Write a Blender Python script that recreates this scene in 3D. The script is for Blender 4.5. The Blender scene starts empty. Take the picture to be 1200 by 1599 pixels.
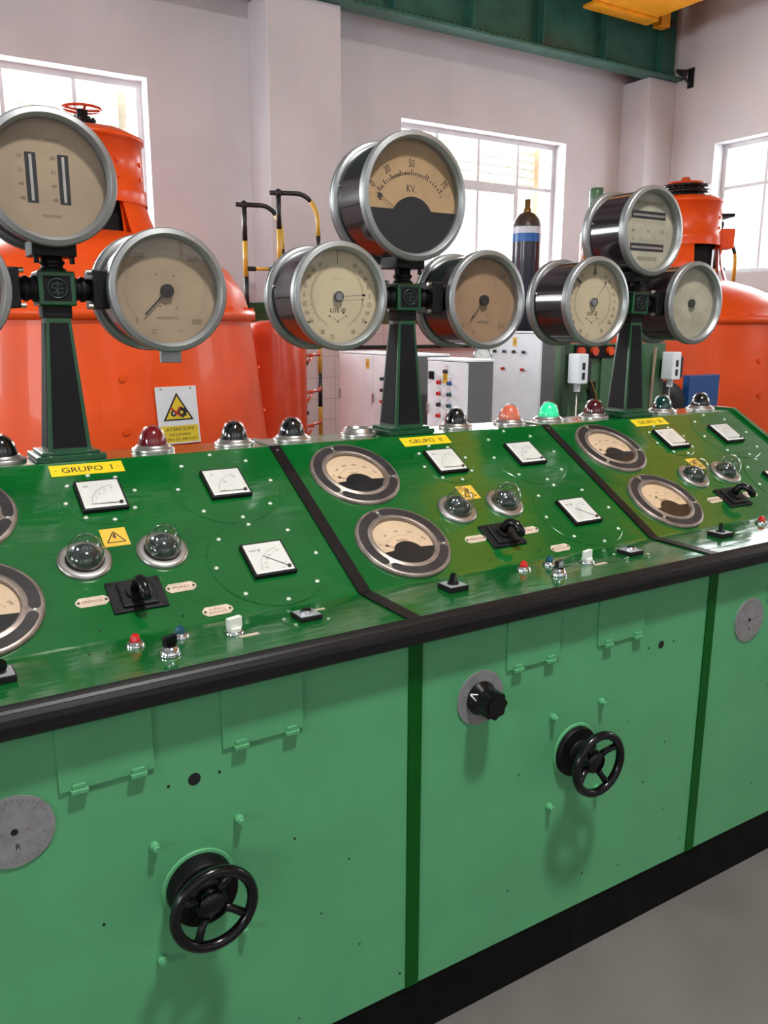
import bpy, bmesh, math, random
from math import pi, sin, cos, radians, sqrt, atan2
from mathutils import Matrix, Vector
random.seed(7)
S = bpy.context.scene
COL = S.collection
Z0 = 0.15

# ------------------------------------------------------------------ materials
MATS = {}
def mat(name, col, rough=0.5, metal=0.0, coat=0.0, var=0.0, scale=8.0, bump=0.0, bscale=30.0,
        emis=None, estr=0.0, col2=None, stretch=None, spec=0.5, rvar=0.0):
    if name in MATS: return MATS[name]
    m = bpy.data.materials.new(name); m.use_nodes = True
    nt = m.node_tree; b = nt.nodes['Principled BSDF']
    b.inputs['Roughness'].default_value = rough
    b.inputs['Metallic'].default_value = metal
    b.inputs['Coat Weight'].default_value = coat
    b.inputs['Coat Roughness'].default_value = 0.06
    b.inputs['Specular IOR Level'].default_value = spec
    c = tuple(col) + (1,)
    tc = nt.nodes.new('ShaderNodeTexCoord')
    src = tc.outputs['Object']
    if stretch:
        mp = nt.nodes.new('ShaderNodeMapping'); mp.inputs['Scale'].default_value = stretch
        nt.links.new(src, mp.inputs['Vector']); src = mp.outputs['Vector']
    n = nt.nodes.new('ShaderNodeTexNoise'); n.inputs['Scale'].default_value = scale
    n.inputs['Detail'].default_value = 4
    nt.links.new(src, n.inputs['Vector'])
    mx = nt.nodes.new('ShaderNodeMix'); mx.data_type = 'RGBA'
    if col2 is None:
        a = tuple(max(0, x*(1-var)) for x in col) + (1,); d = tuple(min(1, x*(1+var)) for x in col) + (1,)
    else:
        a = c; d = tuple(col2) + (1,)
    mx.inputs['A'].default_value = a; mx.inputs['B'].default_value = d
    rmp = nt.nodes.new('ShaderNodeMapRange'); rmp.inputs['From Min'].default_value = 0.35; rmp.inputs['From Max'].default_value = 0.65
    nt.links.new(n.outputs['Fac'], rmp.inputs['Value'])
    nt.links.new(rmp.outputs['Result'], mx.inputs['Factor'])
    nt.links.new(mx.outputs['Result'], b.inputs['Base Color'])
    if rvar:
        r2 = nt.nodes.new('ShaderNodeMapRange')
        r2.inputs['To Min'].default_value = max(0.02, rough-rvar); r2.inputs['To Max'].default_value = rough+rvar
        nt.links.new(n.outputs['Fac'], r2.inputs['Value']); nt.links.new(r2.outputs['Result'], b.inputs['Roughness'])
    if bump:
        n2 = nt.nodes.new('ShaderNodeTexNoise'); n2.inputs['Scale'].default_value = bscale; n2.inputs['Detail'].default_value = 2
        nt.links.new(src, n2.inputs['Vector'])
        bp = nt.nodes.new('ShaderNodeBump'); bp.inputs['Strength'].default_value = bump; bp.inputs['Distance'].default_value = 0.01
        nt.links.new(n2.outputs['Fac'], bp.inputs['Height']); nt.links.new(bp.outputs['Normal'], b.inputs['Normal'])
        nt.links.new(bp.outputs['Normal'], b.inputs['Coat Normal'])
    if emis:
        b.inputs['Emission Color'].default_value = tuple(emis)+(1,); b.inputs['Emission Strength'].default_value = estr
    MATS[name] = m
    return m

def glass_mat(name, tint=(1, 1, 1), ior=1.5, rough=0.0, k=1.0):
    m = bpy.data.materials.new(name); m.use_nodes = True; nt = m.node_tree
    nt.nodes.clear()
    o = nt.nodes.new('ShaderNodeOutputMaterial'); t = nt.nodes.new('ShaderNodeBsdfTransparent'); g = nt.nodes.new('ShaderNodeBsdfGlossy')
    t.inputs['Color'].default_value = tuple(tint)+(1,); g.inputs['Roughness'].default_value = rough
    f = nt.nodes.new('ShaderNodeFresnel'); f.inputs['IOR'].default_value = ior
    ml = nt.nodes.new('ShaderNodeMath'); ml.operation = 'MULTIPLY'; ml.inputs[1].default_value = k; ml.use_clamp = True
    x = nt.nodes.new('ShaderNodeMixShader')
    ge = nt.nodes.new('ShaderNodeNewGeometry'); io = nt.nodes.new('ShaderNodeMapRange')
    io.inputs['To Min'].default_value = ior; io.inputs['To Max'].default_value = 1/ior   # same Fresnel seen from either side of a thin pane
    nt.links.new(ge.outputs['Backfacing'], io.inputs['Value']); nt.links.new(io.outputs['Result'], f.inputs['IOR'])
    nt.links.new(f.outputs[0], ml.inputs[0]); nt.links.new(ml.outputs[0], x.inputs[0])
    nt.links.new(t.outputs[0], x.inputs[1]); nt.links.new(g.outputs[0], x.inputs[2]); nt.links.new(x.outputs[0], o.inputs[0])
    MATS[name] = m
    return m

def tile_mat(name, c1, c2, grout, size=(0.2, 0.2), rough=0.3):
    m = bpy.data.materials.new(name); m.use_nodes = True; nt = m.node_tree; b = nt.nodes['Principled BSDF']
    tc = nt.nodes.new('ShaderNodeTexCoord'); sp = nt.nodes.new('ShaderNodeSeparateXYZ'); cb = nt.nodes.new('ShaderNodeCombineXYZ')
    ad = nt.nodes.new('ShaderNodeMath'); ad.operation = 'ADD'
    nt.links.new(tc.outputs['Object'], sp.inputs[0]); nt.links.new(sp.outputs['X'], ad.inputs[0]); nt.links.new(sp.outputs['Y'], ad.inputs[1])
    nt.links.new(ad.outputs[0], cb.inputs['X']); nt.links.new(sp.outputs['Z'], cb.inputs['Y'])
    br = nt.nodes.new('ShaderNodeTexBrick'); br.offset = 0.0
    br.inputs['Color1'].default_value = tuple(c1)+(1,); br.inputs['Color2'].default_value = tuple(c2)+(1,); br.inputs['Mortar'].default_value = tuple(grout)+(1,)
    br.inputs['Scale'].default_value = 1.0; br.inputs['Mortar Size'].default_value = 0.004
    br.inputs['Brick Width'].default_value = size[0]; br.inputs['Row Height'].default_value = size[1]
    nt.links.new(cb.outputs[0], br.inputs['Vector']); nt.links.new(br.outputs['Color'], b.inputs['Base Color'])
    b.inputs['Roughness'].default_value = rough
    MATS[name] = m
    return m

desk_green = mat('desk_gloss_green', (0.002, 0.098, 0.015), 0.16, coat=1.0, var=0.10, scale=3.5, bump=0.17, bscale=7, stretch=(0.9, 3.0, 3.0))
desk_green.node_tree.nodes['Principled BSDF'].inputs['Coat Roughness'].default_value = 0.13
front_green = mat('front_pale_green', (0.085, 0.33, 0.145), 0.42, coat=0.1, var=0.05, scale=5, bump=0.02, bscale=60)
strip_green = mat('strip_deep_green', (0.001, 0.075, 0.006), 0.4, var=0.1, spec=0.2)
post_green = mat('post_edge_green', (0.003, 0.058, 0.018), 0.3, coat=0.4, var=0.15)
post_dark = mat('post_panel_charcoal', (0.009, 0.009, 0.011), 0.55, spec=0.15, var=0.15)
emblem_dark = mat('emblem_dark', (0.016, 0.030, 0.024), 0.4, var=0.1)
black_gloss = mat('black_gloss', (0.003, 0.003, 0.004), 0.22, coat=0.15, spec=0.3, var=0.2)
black_matte = mat('black_matte', (0.008, 0.0075, 0.008), 0.5, spec=0.25, var=0.25, scale=20)
wheel_matte = mat('wheel_mount_black', (0.004, 0.0035, 0.004), 0.5, spec=0.15, var=0.25, scale=20)
rubber = mat('rubber_edge_black', (0.009, 0.008, 0.0085), 0.36, var=0.3, scale=12, stretch=(0.6, 20, 20), spec=0.22)
plinth_black = mat('plinth_black', (0.004, 0.004, 0.004), 0.7, spec=0.1, var=0.3, scale=15)
joint_black = mat('joint_black', (0.010, 0.007, 0.008), 0.32, spec=0.3, var=0.3, scale=10)
hole_black = mat('hole_black', (0.002, 0.002, 0.002), 0.9, var=0.1)
gauge_metal = mat('gauge_rim_grey', (0.34, 0.35, 0.35), 0.42, metal=0.8, var=0.15, scale=6)
drum_dark = mat('drum_maroon_black', (0.020, 0.012, 0.015), 0.16, coat=0.6, var=0.2)
bronze = mat('meter_ring_bronze_grey', (0.27, 0.22, 0.19), 0.42, metal=0.6, var=0.25, scale=25)
inset_dark = mat('meter_inset_dark', (0.020, 0.016, 0.018), 0.45, var=0.3, scale=30)
dial_tan = mat('dial_tan', (0.42, 0.27, 0.14), 0.7, var=0.12, scale=9)
dial_brown = mat('dial_brown', (0.33, 0.20, 0.115), 0.7, var=0.10, scale=9)
dial_beige = mat('dial_beige', (0.36, 0.265, 0.175), 0.7, var=0.10, scale=7)
dial_cream = mat('dial_cream', (0.54, 0.45, 0.30), 0.7, var=0.06, scale=7)
dial_grey = mat('dial_greyish', (0.44, 0.41, 0.31), 0.7, var=0.15, scale=14)
dial_peach = mat('dial_peach', (0.66, 0.48, 0.32), 0.7, var=0.08, scale=9)
dial_white = mat('dial_white', (0.80, 0.80, 0.78), 0.5, var=0.03)
ink = mat('ink_black', (0.012, 0.010, 0.010), 0.6, var=0.1)
ink_soft = mat('ink_faded', (0.12, 0.088, 0.058), 0.7, var=0.2)
ink_grey = mat('ink_grey', (0.16, 0.16, 0.17), 0.7, var=0.2)
mask_black = mat('mask_black', (0.008, 0.008, 0.010), 0.35, var=0.2)
steel = mat('brushed_steel', (0.50, 0.47, 0.44), 0.32, metal=0.9, var=0.12, scale=20)
chrome = mat('chrome', (0.75, 0.76, 0.78), 0.10, metal=1.0, var=0.05)
screw_pale = mat('screw_pale', (0.62, 0.72, 0.58), 0.3, metal=0.5, var=0.1)
yellow_plate = mat('plate_yellow', (0.78, 0.56, 0.015), 0.35, var=0.05)
yellow_warn = mat('warning_yellow', (0.78, 0.46, 0.05), 0.4, var=0.06)
tag_cream = mat('tag_cream', (0.55, 0.46, 0.34), 0.4, var=0.15, scale=40)
tag_pink = mat('tag_pinkish', (0.62, 0.47, 0.37), 0.5, var=0.1, scale=40)
red_btn = mat('red_lens', (0.55, 0.01, 0.008), 0.12, coat=0.5, var=0.1)
teal_btn = mat('teal_lens', (0.0, 0.06, 0.09), 0.12, coat=0.5, var=0.1)
white_plastic = mat('white_plastic', (0.72, 0.73, 0.68), 0.35, var=0.05)
grey_plate = mat('switch_grey', (0.40, 0.40, 0.42), 0.3, metal=0.3, var=0.05)
dialplate_grey = mat('index_dial_grey', (0.24, 0.235, 0.24), 0.5, metal=0.2, var=0.12, scale=40)
orange = mat('generator_orange', (0.80, 0.080, 0.008), 0.34, coat=0.12, spec=0.3, var=0.08, scale=3, bump=0.03, bscale=14)
orange_red = mat('tank_red_orange', (0.62, 0.06, 0.02), 0.25, coat=0.4, var=0.08)
wall_white = mat('plaster_white', (0.64, 0.625, 0.65), 0.85, var=0.05, scale=1.3, bump=0.05, bscale=25)
ceil_mat = mat('ceiling_plaster', (0.5, 0.5, 0.48), 0.9, var=0.1, scale=1.0)
floor_mat = mat('floor_concrete', (0.13, 0.12, 0.11), 0.42, var=0.12, scale=2.2, bump=0.03, bscale=40)
tile_pink = tile_mat('wall_tile_pinkish', (0.62, 0.55, 0.56), (0.66, 0.58, 0.59), (0.45, 0.38, 0.38))
tile_green = tile_mat('wall_tile_green', (0.03, 0.10, 0.05), (0.06, 0.10, 0.03), (0.02, 0.04, 0.03))
beam_green = mat('beam_green', (0.028, 0.130, 0.098), 0.45, var=0.2, scale=5, coat=0.1)
beam_rust = mat('beam_rivet_rust', (0.035, 0.045, 0.022), 0.6, var=0.3, scale=30)
crane_yellow = mat('crane_yellow', (0.85, 0.36, 0.01), 0.35, var=0.08, coat=0.2)
cab_white = mat('cabinet_white', (0.86, 0.90, 0.95), 0.4, var=0.03)
cab_shade_and_grey = mat('cabinet_shade_and_plain_grey', (0.14, 0.14, 0.145), 0.45, var=0.05)  # backlit shade of the cabinet sides put into the colour; plain grey elsewhere
gov_green = mat('governor_green', (0.05, 0.125, 0.055), 0.4, var=0.12, coat=0.15)
gov_dark = mat('governor_dark_green', (0.015, 0.045, 0.02), 0.4, var=0.12)
blue_paint = mat('blue_paint', (0.012, 0.075, 0.26), 0.4, var=0.1)
bottle_dark = mat('bottle_dark', (0.016, 0.013, 0.028), 0.3, var=0.15, coat=0.3)
bottle_brown = mat('bottle_brown', (0.05, 0.03, 0.025), 0.35, var=0.15, coat=0.2)
bottle_white = mat('bottle_white', (0.65, 0.65, 0.72), 0.4, var=0.05)
bottle_blue = mat('bottle_blue', (0.02, 0.13, 0.42), 0.35, var=0.05)
brass = mat('brass_dull', (0.30, 0.17, 0.05), 0.4, metal=0.8, var=0.15)
rail_yellow = mat('rail_yellow', (0.62, 0.38, 0.05), 0.4, var=0.08)
rail_black = mat('rail_black', (0.012, 0.012, 0.015), 0.4, var=0.1)
win_frame = mat('window_frame_grey', (0.66, 0.67, 0.69), 0.5, var=0.05)
slat_mat = mat('shutter_slat_cream', (0.34, 0.29, 0.21), 0.6, var=0.05)
wood_mat = mat('shutter_wood', (0.62, 0.40, 0.22), 0.6, var=0.1)
lamp_mat = mat('lamp_enamel', (0.6, 0.6, 0.58), 0.4, var=0.03)
sign_white = mat('sign_white', (0.70, 0.70, 0.74), 0.4, var=0.03)
sign_yellow = mat('sign_yellow', (0.72, 0.52, 0.03), 0.4, var=0.04)
sign_red = mat('sign_red', (0.45, 0.03, 0.02), 0.4, var=0.04)
pipe_brown = mat('pipe_brown', (0.24, 0.18, 0.12), 0.4, var=0.1)
core_red = mat('core_dark_red', (0.16, 0.006, 0.012), 0.18, coat=0.4, var=0.1)
core_wine = mat('core_wine', (0.06, 0.003, 0.006), 0.18, coat=0.4, var=0.1)
core_black = mat('core_black', (0.006, 0.006, 0.007), 0.15, coat=0.4, var=0.1)
core_orange = mat('core_salmon', (0.62, 0.14, 0.08), 0.3, var=0.2, scale=40, emis=(0.8, 0.13, 0.06), estr=0.12)
core_green = mat('core_lit_green', (0.02, 0.45, 0.2), 0.3, var=0.3, scale=40, emis=(0.02, 0.75, 0.32), estr=0.9)
core_teal = mat('core_dark_teal', (0.002, 0.035, 0.032), 0.15, coat=0.4, var=0.1)
ball_grey = mat('lamp_inner_grey', (0.07, 0.08, 0.075), 0.13, metal=0.7, coat=0.5, var=0.1)
pane = glass_mat('gauge_glass', (0.97, 0.97, 0.96), 1.45)
clear_dome = glass_mat('clear_dome_glass', (0.93, 0.95, 0.95), 1.5, k=2.2)
dome_glass = glass_mat('dome_glass', (0.96, 0.98, 0.98), 1.42, k=1.0)
window_glass = glass_mat('window_glass', (0.97, 0.98, 0.98), 1.3)

# ------------------------------------------------------------------ mesh builder
TXT = {}
def text_mesh(s):
    if s in TXT: return TXT[s]
    cu = bpy.data.curves.new('t', 'FONT'); cu.body = s; cu.resolution_u = 2; cu.size = 1.0
    o = bpy.data.objects.new('t', cu); COL.objects.link(o)
    dg = bpy.context.evaluated_depsgraph_get(); dg.update()
    me = bpy.data.meshes.new_from_object(o.evaluated_get(dg))
    vs = [v.co.copy() for v in me.vertices]; fs = [tuple(p.vertices) for p in me.polygons]
    xs = [v.x for v in vs] or [0, 1]; ys = [v.y for v in vs] or [0, 1]
    bpy.data.objects.remove(o); bpy.data.curves.remove(cu); bpy.data.meshes.remove(me)
    TXT[s] = (vs, fs, (min(xs), max(xs), min(ys), max(ys)))
    return TXT[s]

def frame(o, u, v, n):
    M = Matrix.Identity(4)
    for i in range(3):
        M[i][0], M[i][1], M[i][2], M[i][3] = u[i], v[i], n[i], o[i]
    return M
def T(x, y, z): return Matrix.Translation((x, y, z))
def RZ(a): return Matrix.Rotation(a, 4, 'Z')
def RX(a): return Matrix.Rotation(a, 4, 'X')
def RY(a): return Matrix.Rotation(a, 4, 'Y')

class MB:
    def __init__(s, M=None):
        s.v = []; s.f = []; s.fm = []; s.fs = []; s.mats = []; s.M = M or Matrix.Identity(4)
    def mi(s, m):
        if m not in s.mats: s.mats.append(m)
        return s.mats.index(m)
    def add(s, vs, fs, m, smooth=False, M=None):
        k = len(s.v); A = s.M @ M if M is not None else s.M
        s.v += [A @ Vector(p) for p in vs]; i = s.mi(m)
        for f in fs:
            s.f.append(tuple(k+j for j in f)); s.fm.append(i); s.fs.append(smooth)
        return s
    def box(s, x0, x1, y0, y1, z0, z1, m, bev=0.0, M=None):
        if bev <= 0:
            vs = [(x, y, z) for x in (x0, x1) for y in (y0, y1) for z in (z0, z1)]
            fs = [(0, 1, 3, 2), (4, 6, 7, 5), (0, 4, 5, 1), (2, 3, 7, 6), (0, 2, 6, 4), (1, 5, 7, 3)]
            return s.add(vs, fs, m, False, M)
        bm = bmesh.new(); bmesh.ops.create_cube(bm, size=1)
        for v in bm.verts:
            v.co = Vector(((x0+x1)/2 + v.co.x*(x1-x0), (y0+y1)/2 + v.co.y*(y1-y0), (z0+z1)/2 + v.co.z*(z1-z0)))
        bmesh.ops.bevel(bm, geom=bm.edges[:], offset=bev, segments=2, affect='EDGES', profile=0.5)
        bm.verts.index_update()
        s.add([v.co.copy() for v in bm.verts], [tuple(v.index for v in f.verts) for f in bm.faces], m, False, M); bm.free()
        return s
    def lathe(s, prof, m, n=40, M=None, smooth=True, a0=0.0, a1=2*pi, mats=None):
        full = abs(a1-a0-2*pi) < 1e-6; k = n if full else n+1
        vs = []; idx = []
        for (r, h) in prof:
            if r < 1e-7:
                idx.append([len(vs)]*k); vs.append((0, 0, h))
            else:
                idx.append([len(vs)+i for i in range(k)])
                for i in range(k):
                    a = a0+(a1-a0)*i/n; vs.append((r*cos(a), r*sin(a), h))
        def strip(j):
            fs = []
            A, B = idx[j], idx[j+1]
            for i in range(n):
                i2 = (i+1) % k
                q = [A[i], A[i2], B[i2], B[i]]; q = [x for t, x in enumerate(q) if x not in q[:t]]
                if len(q) >= 3: fs.append(tuple(q))
            return fs
        if mats is None:
            fs = []
            for j in range(len(prof)-1): fs += strip(j)
            s.add(vs, fs, m, smooth, M)
        else:
            k0 = len(s.v); s.add(vs, [], m, smooth, M)
            for j in range(len(prof)-1):
                i_ = s.mi(mats[j])
                for f in strip(j):
                    s.f.append(tuple(k0+q for q in f)); s.fm.append(i_); s.fs.append(smooth)
        return s
    def cyl(s, r, h0, h1, m, n=24, M=None, bev=0.0, r1=None):
        r1 = r if r1 is None else r1
        if bev: p = [(0, h0), (r, h0), (r1, h1-bev), (r1-bev, h1), (0, h1)]
        else: p = [(0, h0), (r, h0), (r1, h1), (0, h1)]
        s.lathe(p[:2], m, n, M, False); s.lathe(p[1:3], m, n, M, True); s.lathe(p[2:], m, n, M, False)
        return s
    def tube(s, pts, r, m, n=10, M=None, cap=True, rs=None):
        P = [Vector(p) for p in pts]; rs = rs or [r]*len(P); vs = []; fs = []
        t = (P[1]-P[0]).normalized(); a = Vector((0, 0, 1)) if abs(t.z) < 0.9 else Vector((1, 0, 0))
        u = t.cross(a).normalized()
        for i, p in enumerate(P):
            if i == 0: t = P[1]-P[0]
            elif i == len(P)-1: t = P[-1]-P[-2]
            else: t = (P[i+1]-P[i]).normalized()+(P[i]-P[i-1]).normalized()
            t.normalize(); u = (u-t*u.dot(t)).normalized(); w = t.cross(u)
            for k in range(n):
                an = 2*pi*k/n; vs.append(p+u*(rs[i]*cos(an))+w*(rs[i]*sin(an)))
        for i in range(len(P)-1):
            for k in range(n):
                k2 = (k+1) % n; fs.append((i*n+k, i*n+k2, (i+1)*n+k2, (i+1)*n+k))
        if cap:
            fs.append(tuple(range(n-1, -1, -1))); fs.append(tuple((len(P)-1)*n+k for k in range(n)))
        return s.add(vs, fs, m, True, M)
    def prism(s, pts, z0, z1, m, M=None, top=None):
        n = len(pts)
        vs = [(x, y, z0) for x, y in pts]+[(x, y, z1) for x, y in pts]
        fs = [(i, (i+1) % n, n+(i+1) % n, n+i) for i in range(n)]+[tuple(range(n-1, -1, -1))]
        if top is None: fs.append(tuple(range(n, 2*n)))
        s.add(vs, fs, m, False, M)
        if top is not None: s.add([(x, y, z1) for x, y in pts], [tuple(range(n))], top, False, M)
        return s
    def flat(s, pts, z, m, M=None):
        return s.add([(x, y, z) for x, y in pts], [tuple(range(len(pts)))], m, False, M)
    def disc(s, r, z, m, n=32, M=None, cx=0, cy=0):
        return s.flat([(cx+r*cos(2*pi*i/n), cy+r*sin(2*pi*i/n)) for i in range(n)], z, m, M)
    def arc(s, r0, r1, a0, a1, z, m, n=24, M=None, cx=0, cy=0):
        vs = []; fs = []
        for i in range(n+1):
            a = a0+(a1-a0)*i/n
            vs += [(cx+r0*cos(a), cy+r0*sin(a), z), (cx+r1*cos(a), cy+r1*sin(a), z)]
        for i in range(n): fs.append((2*i, 2*i+1, 2*i+3, 2*i+2))
        return s.add(vs, fs, m, False, M)
    def line(s, x0, y0, x1, y1, w, z, m, M=None):
        dx, dy = x1-x0, y1-y0; L = sqrt(dx*dx+dy*dy) or 1; px, py = -dy/L*w/2, dx/L*w/2
        return s.flat([(x0+px, y0+py), (x0-px, y0-py), (x1-px, y1-py), (x1+px, y1+py)], z, m, M)
    def text(s, t, h, x, y, z, m, M=None, rot=0.0, xs=1.0, w=None):
        vs, fs, (a, b, c, d) = text_mesh(t)
        if not vs: return s
        k = h/0.70; kx = k*xs if w is None else w/(b-a)
        R = T(x, y, z) @ RZ(rot)
        A = R if M is None else M @ R
        return s.add([((v.x-(a+b)/2)*kx, (v.y-0.35)*k, 0) for v in vs], fs, m, False, A)
    def build(s, name, parent=None, label=None, kind=None, recalc=True):
        me = bpy.data.meshes.new(name)
        me.from_pydata([tuple(v) for v in s.v], [], s.f)
        for m in s.mats: me.materials.append(m)
        for p, i, sm in zip(me.polygons, s.fm, s.fs): p.material_index = i; p.use_smooth = sm
        me.update()
        o = bpy.data.objects.new(name, me); COL.objects.link(o)
        if parent: o.parent = parent
        if label: o['label'] = label
        if kind: o['kind'] = kind
        return o

def thing(name, label, cat, loc=(0, 0, 0), group=None, kind=None):
    o = bpy.data.objects.new(name, None); COL.objects.link(o); o.location = loc; o.empty_display_size = 0.1
    o['label'] = label; o['category'] = cat
    if group: o['group'] = group
    if kind: o['kind'] = kind
    return o
def tag(o, label, cat, group=None, kind=None):
    o['label'] = label; o['category'] = cat
    if group: o['group'] = group
    if kind: o['kind'] = kind
    return o
def copy_part(src, parent, M):
    c = src.copy(); COL.objects.link(c); c.parent = parent; c.matrix_local = M
    return c

# ------------------------------------------------------------------ camera
cam = bpy.data.cameras.new('camera'); co = bpy.data.objects.new('camera', cam); COL.objects.link(co)
pit, rol, yaw = radians(12.58817623), radians(0.19568997), radians(32.00578366)
fw = Vector((sin(yaw)*cos(pit), cos(yaw)*cos(pit), -sin(pit))); rt = Vector((cos(yaw), -sin(yaw), 0)); up = rt.cross(fw)
r2 = rt*cos(rol)+up*sin(rol); u2 = -rt*sin(rol)+up*cos(rol)
co.matrix_world = frame((-0.95570716, -1.39898645, 1.53251754+Z0), r2, u2, -fw)
cam.sensor_fit = 'HORIZONTAL'; cam.sensor_width = 36; cam.lens = 1302.1/1200*36; cam.clip_start = 0.05; cam.clip_end = 200
S.camera = co

# ------------------------------------------------------------------ the setting
XL, XR, YF, YB, ZC = -9.0, 7.45, -7.0, 6.1, 7.2
MB().box(XL-0.3, XR+0.3, YF-0.3, YB+0.3, -0.2, 0, floor_mat).build('floor', kind='structure')
m = MB().box(XL-0.3, XR+0.3, YF-0.3, YB+0.3, ZC, ZC+0.2, ceil_mat)
m.build('ceiling', kind='structure')

def wall_strip(a0, a1, holes, z1, put):
    """solid pieces of a wall along one axis with rectangular openings (h0,h1,zl,zh)"""
    c = a0
    for (h0, h1, zl, zh) in holes:
        put(c, h0, 0, z1); put(h0, h1, 0, zl); put(h0, h1, zh, z1); c = h1
    put(c, a1, 0, z1)
WT = 0.32
WZ0, WZ1 = 2.27, 3.70
backh = [(-5.63, -3.40, WZ0, WZ1), (-0.857, 1.373, WZ0, WZ1), (3.92, 6.15, WZ0, WZ1)]
m = MB(); wall_strip(XL-0.3, XR+0.3, backh, ZC, lambda a, b, c, d: m.box(a, b, YB, YB+WT, c, d, wall_white)); m.build('wall_back', kind='structure')
righth = [(-1.36, 0.87, WZ0, WZ1-.02), (2.88, 5.11, WZ0, WZ1-.02)]
m = MB(); wall_strip(YF, YB, righth, ZC, lambda a, b, c, d: m.box(XR, XR+WT, a, b, c, d, wall_white)); m.build('wall_right', kind='structure')
fronth = [(-7.0, -4.4, 2.4, 4.6), (-2.6, 0.0, 2.4, 4.6), (1.8, 4.4, 2.4, 4.6)]
m = MB(); wall_strip(XL-0.3, XR+0.3, fronth, ZC, lambda a, b, c, d: m.box(a, b, YF-WT, YF, c, d, wall_white)); m.build('wall_front', kind='structure')
lefth = [(-4.5, -2.0, 2.27, 4.3), (1.4, 3.9, 2.27, 4.3)]
m = MB(); wall_strip(YF, YB, lefth, ZC, lambda a, b, c, d: m.box(XL-WT, XL, a, b, c, d, wall_white)); m.build('wall_left', kind='structure')
# pillars against the back wall, carrying the crane beam
MB().box(2.30, 3.015, 5.70, YB, 0, 4.43, wall_white, 0.008).build('wall_pillar', kind='structure')
MB().box(7.0, XR, 5.70, YB, 0, 4.43, wall_white, 0.008).build('wall_pillar', kind='structure')
# tiled dado
m = MB()
for a, b in ((XL, 2.30), (3.015, 7.0)):
    m.box(a, b, YB-0.012, YB, 0, 1.70, tile_pink); m.box(a, b, YB-0.016, YB, 1.70, 1.89, tile_green)
m.box(2.285, 3.03, 5.685, 5.70, 0, 1.70, tile_pink); m.box(2.281, 3.034, 5.681, 5.70, 1.70, 1.89, tile_green)
m.box(2.285, 2.30, 5.70, YB-.012, 0, 1.70, tile_pink); m.box(2.281, 2.30, 5.70, YB-.016, 1.70, 1.89, tile_green)
m.build('trim_1', kind='structure')
m = MB(); m.box(XR-0.012, XR, YF, 5.7, 0, 1.70, tile_pink); m.box(XR-0.016, XR, YF, 5.7, 1.70, 1.89, tile_green); m.build('trim_2', kind='structure')

def window(idx, M, w, zl, zh, shutters=True, casement=False, wood=True):
    """M: local x along the wall, y outward, z up; opening 0..w"""
    t = thing('window_%d' % idx, 'x', 'window', kind='structure'); del t['label']; del t['category']
    f = MB(M); d0, d1 = 0.17, 0.215
    f.box(0, w, d0, d1, zh-0.05, zh, win_frame); f.box(0, w, d0, d1, zl, zl+0.05, win_frame)
    f.box(0, 0.05, d0, d1, zl+.05, zh-.05, win_frame); f.box(w-0.05, w, d0, d1, zl+.05, zh-.05, win_frame)
    n = 4
    for k in range(1, n): f.box(w*k/n-0.016, w*k/n+0.016, d0+.004, d1-.004, zl+.05, zh-.05, win_frame)
    f.box(0.05, w-.05, d0+.008, d1-.008, zl+0.925, zl+0.96, win_frame)
    if casement:
        a, b = w/n, 3*w/n
        for (x0, x1) in ((a, a+.06), (b-.06, b)): f.box(x0, x1, d0-.02, d1+.002, zl+.002, zl+.9245, win_frame)
        f.box(a+.06, b-.06, d0-.018, d1-.001, zl+.855, zl+.924, win_frame)
    f.build('window_frame', t)
    g = MB(M); g.box(0.02, w-0.02, 0.19, 0.196, zl+0.02, zh-0.02, window_glass); g.build('pane', t)
    if shutters:
        s = MB(M); s.box(w-0.16, w-0.09, 0.34, 0.40, zl, zh, wood_mat if wood else slat_mat)
        z = zl+0.90
        while z < zh+0.05:
            s.box(0.0, w-0.16, -0.035, 0.035, -0.004, 0.004, slat_mat, M=T(0, 0.38, z) @ RX(radians(-28))); z += 0.088
        s.build('shutter', t)
    return t
for i, (a, b, zl, zh) in enumerate(backh):
    window(i+1, frame((a, YB, 0), (1, 0, 0), (0, 1, 0), (0, 0, 1)), b-a, zl, zh, True, i == 2, i == 2)
for i, (a, b, zl, zh) in enumerate(righth):
    window(i+4, frame((XR, b, 0), (0, -1, 0), (1, 0, 0), (0, 0, 1)), b-a, zl, zh, False)
for i, (a, b, zl, zh) in enumerate(fronth):
    window(i+7, frame((b, YF, 0), (-1, 0, 0), (0, -1, 0), (0, 0, 1)), b-a, zl, zh, False)

for i, (a, b, zl, zh) in enumerate(lefth):
    window(i+10, frame((XL, a, 0), (0, 1, 0), (-1, 0, 0), (0, 0, 1)), b-a, zl, zh, False)

def area(name, loc, rot, sx, sy, power, col=(1, 1, 1)):
    l = bpy.data.lights.new(name, 'AREA'); l.shape = 'RECTANGLE'; l.size = sx; l.size_y = sy; l.energy = power; l.color = col
    o = bpy.data.objects.new(name, l); COL.objects.link(o); o.location = loc; o.rotation_euler = rot
    return o
RAD = 11.0
def skyl(name, loc, rot, sx, sy, k=1.0, col=(0.95, 0.98, 1.0)): return area(name, loc, rot, sx, sy, RAD*k*pi*sx*sy, col)
for a, b, zl, zh in backh: skyl('daylight', ((a+b)/2, YB+1.0, (zl+zh)/2), (radians(-90), 0, 0), 3.6, 2.8, 2.6 if a > 3 else 4.5)
for a, b, zl, zh in righth: skyl('daylight', (XR+1.0, (a+b)/2, (zl+zh)/2), (0, radians(90), 0), 2.8, 3.6)
for a, b, zl, zh in fronth: skyl('daylight', ((a+b)/2, YF-0.9, (zl+zh)/2), (radians(90), 0, 0), 3.6, 3.2, 0.05)
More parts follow.
